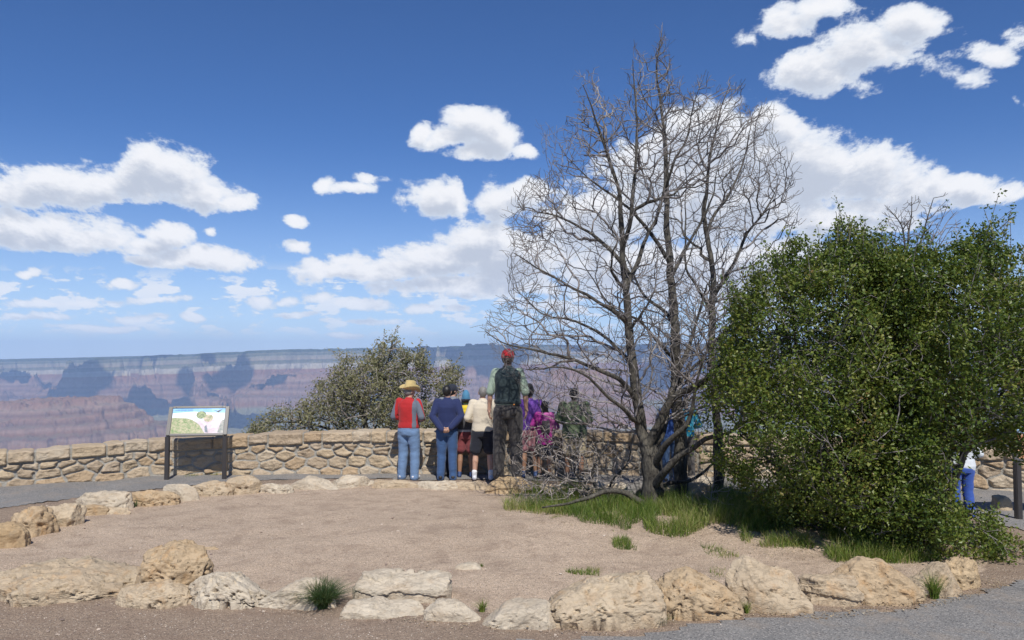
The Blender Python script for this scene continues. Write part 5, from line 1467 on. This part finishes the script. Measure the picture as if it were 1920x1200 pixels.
POSES = {  # (elbow, wrist, hand aim, curl) for the right side; x is mirrored for the left
 'down': ((.245, -.03, 1.155), (.262, .035, .915), (0.05, .15, -1), .55),
 'clasp': ((.262, -.09, 1.16), (.075, -.185, .955), (-.9, -.1, -.25), .9),
 'front': ((.275, -.06, 1.15), (.15, .19, 1.08), (-.8, .5, 0), .8),
 'pocket': ((.265, -.05, 1.16), (.20, .03, .95), (-.1, .2, -1), .4),
 'wall': ((.255, .04, 1.17), (.19, .27, 1.04), (-.2, 1, -.1), .3),
}
def person(loc, height, label, yaw=0.0, head=0.0, tilt=0.0, g=1.0, pose='down', poseL=None, skin=SKL, top=None, bottom=None, shoes='rubber', hair=None, hat=None,
           long_top=.90, seed=1, stance=1.0, sleeve=1.0, extra=None, socks=None, lean=0.0):
    root = empty("person", loc, yaw, height / 1.72); tag(root, label, "person")
    S = Sh()
    pr = POSES[pose]; pl = POSES[poseL or pose]
    arms = []
    for sd, q in ((1, pr), (-1, pl)):
        f = lambda p: Vector((p[0] * sd * (.5 + .5 * g) if abs(p[0]) > .1 else p[0] * sd, p[1], p[2]))
        arms.append((sd, Vector((sd * .178 * g, 0, 1.415)), f(q[0]), f(q[1]) if pose != 'clasp' or sd > 0 else f(q[1]) + Vector((0, -.03, -.03)), Vector((q[2][0] * sd, q[2][1], q[2][2])), q[3]))
    legs = [(sd, Vector((sd * .092 * g, 0, .90)), Vector((sd * .10 * stance, .02, .49)), Vector((sd * .115 * stance, -.015, .085))) for sd in (1, -1)]
    # --- body, one surface
    S.loft([(0, 0, .84, .145 * g, .10), (0, -.01, .93, .155 * g, .11), (0, 0, 1.06, .13 * g, .092), (0, 0, 1.20, .14 * g, .10), (0, 0, 1.33, .158 * g, .105), (0, 0, 1.41, .150 * g, .085), (0, 0, 1.455, .09, .065), (0, .005, 1.475, .055, .055)])
    for sd, s, e, w_, aim, cu in arms:
        S.chain([s, s.lerp(e, .5), e, e.lerp(w_, .4), w_], [.052, .045, .037, .037, .025])
        hand(S, w_, e, sd, cu, aim)
    for sd, h_, k_, a_ in legs:
        S.chain([h_, h_.lerp(k_, .5), k_, k_.lerp(a_, .35) + Vector((0, -.012, 0)), a_], [.088, .072, .052, .056, .036])
        S.chain([a_ + Vector((0, -.03, -.045)), a_ + Vector((0, .05, -.05)), a_ + Vector((sd * .01, .13, -.062))], [.030, .034, .024])
    R = Matrix.Rotation(head, 3, 'Z') @ Matrix.Rotation(tilt, 3, 'X'); HC = Vector((0, .012, 1.535))
    hp = lambda x, y, z: HC + R @ Vector((x, y, z - 1.535))
    S.cone((0, 0, 1.44), .056, hp(0, .008, 1.55), .052)
    S.ball(hp(0, .005, 1.625), (.073, .090, .095), R); S.ball(hp(0, .035, 1.575), (.056, .060, .066), R); S.ball(hp(0, .062, 1.532), .024)
    S.cone(hp(0, .088, 1.625), .009, hp(0, .108, 1.592), .014)
    for sd in (1, -1):
        S.ball(hp(sd * .076, .0, 1.605), (.010, .020, .032), R); S.ball(hp(sd * .030, .080, 1.622), .013); S.ball(hp(sd * .03, .072, 1.592), .022)
    S.cone(hp(-.020, .082, 1.566), .007, hp(.020, .082, 1.566), .007)
    ey = [np.array(hp(sd * .030, .092, 1.622)) for sd in (1, -1)]; mo = np.array(hp(0, .09, 1.566))
    ri = np.array((R @ Vector((1, 0, 0)))); 
    def mf(c):
        o = np.zeros(len(c), int)
        for q in ey: o[np.linalg.norm(c - q, axis=1) < .010] = 1
        dd = c - mo; o[(np.abs(dd @ ri) < .024) & (np.abs(dd[:, 2]) < .007) & (np.linalg.norm(dd, axis=1) < .03)] = 2
        return o
    S.make("body", [skin, M['eye'], M['lip']], .0062, root, 3, matfn=mf)
    # --- garments
    def torso(sh, z0, grow_, zt=1.47):
        k = grow_
        rg = [(0, 0, z0, (.158 + k) * g, .115 + k), (0, -.005, max(z0 + .04, .93), (.168 + k) * g, .125 + k), (0, -.005, 1.06, (.152 + k) * g, .112 + k), (0, -.005, 1.20, (.155 + k) * g, .118 + k), (0, -.008, 1.33, (.170 + k) * g, .118 + k),
              (0, -.008, 1.40, (.165 + k) * g, .098 + k), (0, 0, 1.445, .115 + k, .080 + k), (0, .0, zt, .068 + k * .6, .066 + k * .6)]
        sh.loft(rg)
    def sleeves(sh, k, frac, cuff=.0):
        for sd, s, e, w_, aim, cu in arms:
            if frac >= 1:
                pts = [s, s.lerp(e, .5), e, e.lerp(w_, .5), w_ - (w_ - e).normalized() * .005]; rr_ = [.062 + k, .058 + k, .050 + k, .046 + k, .037 + k + cuff]
            else:
                pts = [s, s.lerp(e, .5), s.lerp(e, frac * 1.0)]; rr_ = [.055 + k, .053 + k, .049 + k + cuff]
            sh.chain(pts, rr_)
            sh.ball(s + Vector((-sd * .03, 0, -.004)), .060 + k)
    for i, t_ in enumerate(top):
        sh = Sh(); torso(sh, t_.get('z0', long_top), t_['k'], t_.get('zt', 1.475))
        if t_.get('sleeve', 1.0) > 0: sleeves(sh, t_['k'] * .6, t_.get('sleeve', 1.0), t_.get('cuff', 0))
        if t_.get('collar'): sh.cone((0, -.005, 1.44), .075, (0, .0, 1.505), .066, cap=False, n=24)
        if t_.get('hood'):
            sh.ball((0, -.085, 1.43), (.095, .06, .075)); sh.ball((0, -.12, 1.37), (.07, .035, .06)); sh.cone((-.07, -.02, 1.46), .038, (.07, -.02, 1.46), .038)
        sh.make(t_['name'], t_['mat'], .0095, root, 3, t_.get('fold', .012), (6, 6, 13), seed + i * 7, t_.get('fn'))
    sh = Sh()
    kb = bottom.get('k', .018)
    sh.loft([(0, -.005, .80, (.135 + kb) * g, .105 + kb), (0, -.012, .88, (.150 + kb) * g, .118 + kb), (0, -.005, .97, (.146 + kb) * g, .105 + kb), (0, 0, 1.04, (.138 + kb) * g, .098 + kb)])
    for sd, h_, k_, a_ in legs:
        if bottom['len'] >= 1:
            a2 = a_ + Vector((0, -.005, -.045))
            sh.chain([h_ + Vector((0, -.01, -.02)), h_.lerp(k_, .55), k_, k_.lerp(a2, .5), a2], [.092 + kb, .078 + kb, .062 + kb, .057 + kb, .050 + kb])
        else:
            kk = h_.lerp(k_, bottom['len']); sh.chain([h_ + Vector((0, -.01, -.02)), h_.lerp(k_, .5 * bottom['len']), kk], [.092 + kb, .082 + kb, .076 + kb + bottom.get('flare', .006)])
    sh.make(bottom['name'], bottom['mat'], .0095, root, 3, bottom.get('fold', .014), (8, 8, 15), seed + 50, bottom.get('fn'))
    if bottom.get('pocket'):
        for sd in (1, -1):
            s2 = Sh(); s2.ball((sd * .078 * g, -.118 - kb, .90), (.052, .014, .062)); s2.make("back_pocket", bottom['pocket'], .006, root, 1)
    for sd, h_, k_, a_ in legs:
        s2 = Sh(); a = a_ + Vector((0, 0, 0))
        s2.chain([a + Vector((0, -.045, -.035)), a + Vector((0, .04, -.038)), a + Vector((sd * .012, .14, -.052))], [.042, .044, .033]); s2.cone(a + Vector((0, -.015, -.03)), .046, a + Vector((0, -.01, .015)), .046)
        s2.make("shoe", M[shoes], .007, root, 2)
        if socks:
            s3 = Sh(); s3.cone(a + Vector((0, -.006, .0)), .046, a + Vector((0, -.012, .075)), .050); s3.make("sock", socks, .007, root, 2)
    if hair:
        hm, kind = hair; s2 = Sh()
        s2.ball(hp(0, -.020, 1.632 if not hat else 1.605), (.083, .092, .100) if not hat else (.080, .090, .085), R)
        if kind == 'long':
            s2.ball(hp(0, -.045, 1.56), (.082, .062, .105), R); s2.ball(hp(0, -.055, 1.46), (.088, .045, .12), R); s2.ball(hp(0, -.06, 1.38), (.075, .035, .085), R)
        else: s2.ball(hp(0, -.038, 1.585), (.066, .055, .052), R)
        s2.make("hair", M[hm], .007, root, 2, .007, (30, 30, 9), seed + 3)
    if hat: hat(root, hp, R, seed)
    if extra: extra(root, hp, R, seed)
    return root

def hat_cap(col, col2=None, strap=True):
    def f(root, hp, R, seed):
        m = cl(col, fold=.4); s = Sh()
        s.ball(hp(0, -.006, 1.640), (.092, .110, .102), R)
        cutz = 1.640
        o = s.make("cap", m, .006, root, 2)
        bm = bmesh.new(); bm.from_mesh(o.data)
        iR = R.inverted(); HC = Vector((0, .012, 1.535))
        kill = [fc for fc in bm.faces if ((lambda q: q.z + 1.535 < 1.612 or (q.y < -.05 and q.z + 1.535 < 1.640 and abs(q.x) < .030))(iR @ (fc.calc_center_median() - HC)))]
        bmesh.ops.delete(bm, geom=kill, context='FACES'); bm.to_mesh(o.data); bm.free()
        so = o.modifiers.new("thick", 'SOLIDIFY'); so.thickness = .003
        s = Sh(); s.ball(hp(0, .115, 1.640), (.070, .075, .008), R); s.ball(hp(0, .09, 1.644), (.078, .05, .010), R)
        s.make("visor", cl(col2 or col, fold=.3), .005, root, 2)
        s = Sh(); s.cone(hp(-.036, -.112, 1.618), .006, hp(.036, -.112, 1.618), .006); s.make("strap", m, .004, root, 1)
        s = Sh(); s.ball(hp(0, -.004, 1.735), (.009, .009, .005)); s.make("button", m, .003, root, 1)
    return f
def hat_beanie(col, band=None, z=0.0, tall=.1):
    def f(root, hp, R, seed):
        m = cl(col, fold=.5); s = Sh(); s.ball(hp(0, -.004, 1.655 + z), (.088, .104, .075 + tall * .3), R); s.cone(hp(0, -.006, 1.615 + z), .096, hp(0, -.004, 1.65 + z), .094, cap=False, n=24)
        s.make("beanie", m, .007, root, 2, .004, (5, 5, 60), seed)
        if band:
            s = Sh(); s.cone(hp(0, -.012, 1.575 + z), .094, hp(0, -.008, 1.625 + z), .1005, cap=False, n=24); s.make("ear_band", cl(band), .007, root, 2)
    return f
def hat_cowboy(root, hp, R, seed):
    n = 40; rings = [(.098, .118, 1.655, 0), (.13, .15, 1.650, .012), (.17, .19, 1.648, .055), (.185, .205, 1.655, .085)]
    V = []; 
    for (rx, ry, z_, up_) in rings:
        for k in range(n):
            a = 2 * math.pi * k / n; c, s = math.cos(a), math.sin(a)
            V.append(tuple(hp(rx * c, ry * s, z_ + up_ * abs(c) ** 2.2 - .035 * max(0, s) ** 3 * (rx > .15))))
    Fc = [[i * n + k, i * n + (k + 1) % n, (i + 1) * n + (k + 1) % n, (i + 1) * n + k] for i in range(len(rings) - 1) for k in range(n)]
    o = np_mesh("hat_brim", V, np.array(Fc), M['straw'], root); so = o.modifiers.new("thick", 'SOLIDIFY'); so.thickness = .006
    s = Sh(); 
    bmv = []
    for (rx, ry, z_) in ((.096, .116, 1.640), (.094, .114, 1.69), (.088, .108, 1.75), (.076, .100, 1.80), (.05, .080, 1.81)):
        bmv.append((rx, ry, z_))
    nn = 30; rows = []
    for (rx, ry, z_) in bmv:
        rows.append([s.bm.verts.new(hp(rx * math.cos(a), ry * math.sin(a), z_ + (.012 * abs(math.cos(a)) if z_ > 1.79 else 0))) for a in np.linspace(0, 2 * math.pi, nn, endpoint=False)])
    for i in range(len(rows) - 1):
        for k in range(nn): s.bm.faces.new((rows[i][k], rows[i][(k + 1) % nn], rows[i + 1][(k + 1) % nn], rows[i + 1][k]))
    s.bm.faces.new(rows[0][::-1]); c = s.bm.verts.new(hp(0, 0, 1.77))
    for k in range(nn): s.bm.faces.new((rows[-1][k], rows[-1][(k + 1) % nn], c))
    s.make("hat_crown", M['straw'], .006, root, 2, .003, (8, 8, 8), seed)

def at_px(u, v): p = G(u, v); return (p.x, p.y, gzf(p.x, p.y) + .012)
def at_dep(u, d): return (W(u, 900, d).x, d, .012)
RED = cl((.40, .012, .014)); GREY = cl((.12, .14, .18)); NAVY = cl((.010, .020, .085)); MAR = cl((.19, .04, .045)); CREAM = cl((.60, .53, .41)); BLK = cl((.010, .012, .022))
def redfn(c):
    x = np.abs(c[:, 0]); arm = x > .172
    o = np.where((c[:, 0] > .125) | (c[:, 0] < -.238), 1, 0)
    stripe = arm & (np.abs(c[:, 1] + .045) < .018) & (c[:, 2] > 1.0)
    cuff = (c[:, 2] < 1.0) & (x > .19)
    return np.where(stripe | cuff, 0, o)
person(at_px(766, 899), 1.60, "person in red and grey jacket, light blue jeans and a straw cowboy hat, leftmost", yaw=-.35, head=-.55, tilt=-.12, g=1.10, pose='front', hair=('hair_grey', 's'), hat=hat_cowboy,
       top=[dict(name="jacket", mat=[RED, GREY], k=.024, z0=.92, collar=1, fn=redfn, fold=.016)], bottom=dict(name="jeans", mat=cl((.13, .215, .36), fold=1.3), len=1, k=.030, fold=.02), shoes='shoe_white', seed=3, stance=1.15)
person(at_px(838, 900.5), 1.60, "person in navy jacket and blue jeans with hands clasped behind the back", head=-.35, g=1.02, pose='clasp', hair=('hair_black', 's'),
       top=[dict(name="jacket", mat=NAVY, k=.024, z0=.90, collar=1, fold=.015)], bottom=dict(name="jeans", mat=cl((.035, .085, .20), fold=1.2), len=1, k=.022, fold=.014), shoes='rubber', seed=5)
person(at_dep(848, 14.12), 1.60, "person in grey jacket and dark cap, mostly hidden behind the person in navy", head=-.9, g=1.15, pose='wall', hair=('hair_black', 's'), hat=hat_cap((.012, .016, .028)),
       top=[dict(name="jacket", mat=cl((.17, .19, .23)), k=.024, collar=1)], bottom=dict(name="trousers", mat=BLK, len=1), seed=7)
person(at_px(873, 897), 1.44, "short person in teal beanie, yellow hood, grey vest and maroon shorts", head=.1, g=1.0, pose='front', skin=SKB, hair=('hair_black', 's'), hat=hat_beanie((.06, .20, .33), (.012, .018, .04), 0, .3),
       top=[dict(name="vest", mat=[cl((.055, .055, .062)), cl((.40, .41, .43))], k=.020, z0=.93, fn=lambda c: ((c[:, 2] < 1.0) & (np.abs(c[:, 0]) < .2)).astype(int)), dict(name="yellow_hood", mat=cl((.70, .52, .03)), k=.004, z0=1.25, zt=1.50, sleeve=0, hood=1, fold=.006)],
       bottom=dict(name="shorts", mat=MAR, len=.72, k=.03), shoes='shoe_blue', seed=9, stance=1.1)
person(at_px(905, 902), 1.585, "grey-haired person in cream jacket, black shorts and white socks", head=.15, g=1.04, pose='front', hair=('hair_grey', 's'),
       top=[dict(name="jacket", mat=CREAM, k=.030, z0=.84, collar=1, fold=.013)], bottom=dict(name="shorts", mat=BLK, len=.80, k=.035), shoes='shoe_white', socks=cl((.70, .70, .70)), seed=11, stance=1.3)
def tall_extra(root, hp, R, seed):
    sh = Sh(); sh.ball((.085, -.142, .985), (.014, .004, .010)); sh.make("pocket_label", cl((.45, .16, .03)), .003, root, 0)
tb = G(955, 924); ty_ = tb.y + .20
person((W(952, 890, ty_).x, ty_, 2.1 - 222 / 1493 * ty_), 2.0, "very tall person in red cap, dark vest and sage shirt standing on a boulder", head=-.12, g=.93, pose='down', hair=('hair_brown', 's'), hat=hat_cap((.42, .012, .02)),
       top=[dict(name="shirt", mat=cl((.27, .345, .27)), k=.014, z0=.955, sleeve=.98, cuff=.004, fold=.016), dict(name="vest", mat=cl((.020, .036, .040), fold=.5), k=.036, z0=.985, sleeve=0, collar=1, fold=.014)],
       bottom=dict(name="trousers", mat=cl((.052, .047, .044)), len=1, k=.026, fold=.018, pocket=cl((.045, .04, .038))), seed=13, stance=1.12, extra=tall_extra)
def headband(root, hp, R, seed):
    s = Sh(); s.cone(hp(-.028, -.102, 1.672), .005, hp(.028, -.102, 1.672), .005); s.make("cap_label", cl((.5, .5, .5)), .003, root, 0)
person(at_px(993, 897), 1.575, "person in purple fleece and pink shorts wearing a black knit cap", head=-.3, g=1.05, pose='front', skin=SKB, hair=('hair_black', 's'), hat=hat_beanie((.010, .010, .012), None, 0, .2),
       top=[dict(name="fleece", mat=cl((.13, .045, .30)), k=.028, z0=.86, collar=1, fold=.012)], bottom=dict(name="shorts", mat=cl((.38, .17, .19)), len=.78, k=.032), shoes='shoe_blue', seed=15, extra=headband)
def backpack(root, hp, R, seed):
    s = Sh(); s.loft([(0.02, -.16, 1.02, .09, .05), (0.02, -.175, 1.15, .10, .065), (0.02, -.165, 1.30, .085, .05)]); s.make("backpack", cl((.03, .025, .03)), .008, root, 3, .006, (8, 8, 8), 4)
person(at_dep(1021, 13.85), 1.33, "girl with long black hair in magenta jacket, small dark pack on her back", head=.2, g=.98, pose='front', skin=SKB, hair=('hair_black', 'long'),
       top=[dict(name="jacket", mat=[cl((.28, .015, .19)), cl((.42, .10, .30))], k=.030, z0=.76, fold=.02, fn=lambda c: ((c[:, 0] > -.02) & (c[:, 2] > 1.08)).astype(int))], bottom=dict(name="shorts", mat=BLK, len=.75, k=.028), seed=17, extra=backpack)
person(at_dep(1077, 13.75), 1.53, "person in olive green jacket, tan shorts and dark cap behind the dead brush", head=.05, g=1.22, pose='front', skin=SKB, hair=('hair_black', 's'), hat=hat_beanie((.012, .013, .016), None, 0, .1),
       top=[dict(name="jacket", mat=cl((.085, .115, .06)), k=.034, z0=.80, collar=1, fold=.02)], bottom=dict(name="shorts", mat=cl((.40, .33, .21)), len=.85, k=.035), shoes='rubber', seed=19, stance=1.2)
person(at_dep(1258, 13.5), 1.42, "person in denim blue shirt, jeans and white cap seen between the trunks", head=.4, g=1.0, pose='front', hair=('hair_brown', 's'), hat=hat_cap((.62, .62, .58)),
       top=[dict(name="shirt", mat=cl((.03, .08, .27)), k=.022)], bottom=dict(name="jeans", mat=cl((.04, .085, .18)), len=1), seed=21)
person(at_dep(1287, 13.7), 1.40, "person in cyan top and pale cap, mostly hidden by the second trunk", head=-.5, g=.95, pose='front', hair=('hair_brown', 's'), hat=hat_cap((.60, .62, .66)),
       top=[dict(name="shirt", mat=cl((.03, .28, .40)), k=.020)], bottom=dict(name="trousers", mat=cl((.10, .09, .08)), len=1), seed=23)
person(at_px(1805, 972), 1.22, "child in white shirt and bright blue jeans behind the right bush", head=-.2, g=1.25, pose='front', hair=('hair_brown', 's'),
       top=[dict(name="shirt", mat=cl((.62, .66, .70)), k=.03, z0=.84)], bottom=dict(name="jeans", mat=cl((.03, .085, .36)), len=1, k=.03), shoes='rubber', seed=25, stance=1.2)
bpy.data.scenes.remove(TMP)
# ------------------------------------------------------------------ haze
def make_haze():
    x0, x1, y0, y1, z0, z1 = -24000.0, 24000.0, -2000.0, 26000.0, -1600.0, 520.0
    V = [(x, y, z) for x in (x0, x1) for y in (y0, y1) for z in (z0, z1)]
    Fc = [(0, 1, 3, 2), (4, 6, 7, 5), (0, 4, 5, 1), (2, 3, 7, 6), (0, 2, 6, 4), (1, 5, 7, 3)]
    m = bpy.data.materials.new("air_haze"); m.use_nodes = True
    m.node_tree.nodes.clear(); t = NT(m.node_tree)
    o = t.n('ShaderNodeOutputMaterial'); p = t.n('ShaderNodeVolumePrincipled')
    p.inputs['Color'].default_value = (0.47, 0.65, 1.0, 1); p.inputs['Density'].default_value = 3.9e-5
    p.inputs['Anisotropy'].default_value = -0.3
    t.link(p.outputs[0], o.inputs['Volume'])
    ob = np_mesh("haze", V, np.array(Fc), m, smooth=False); tag(ob, kind='stuff')
make_haze()
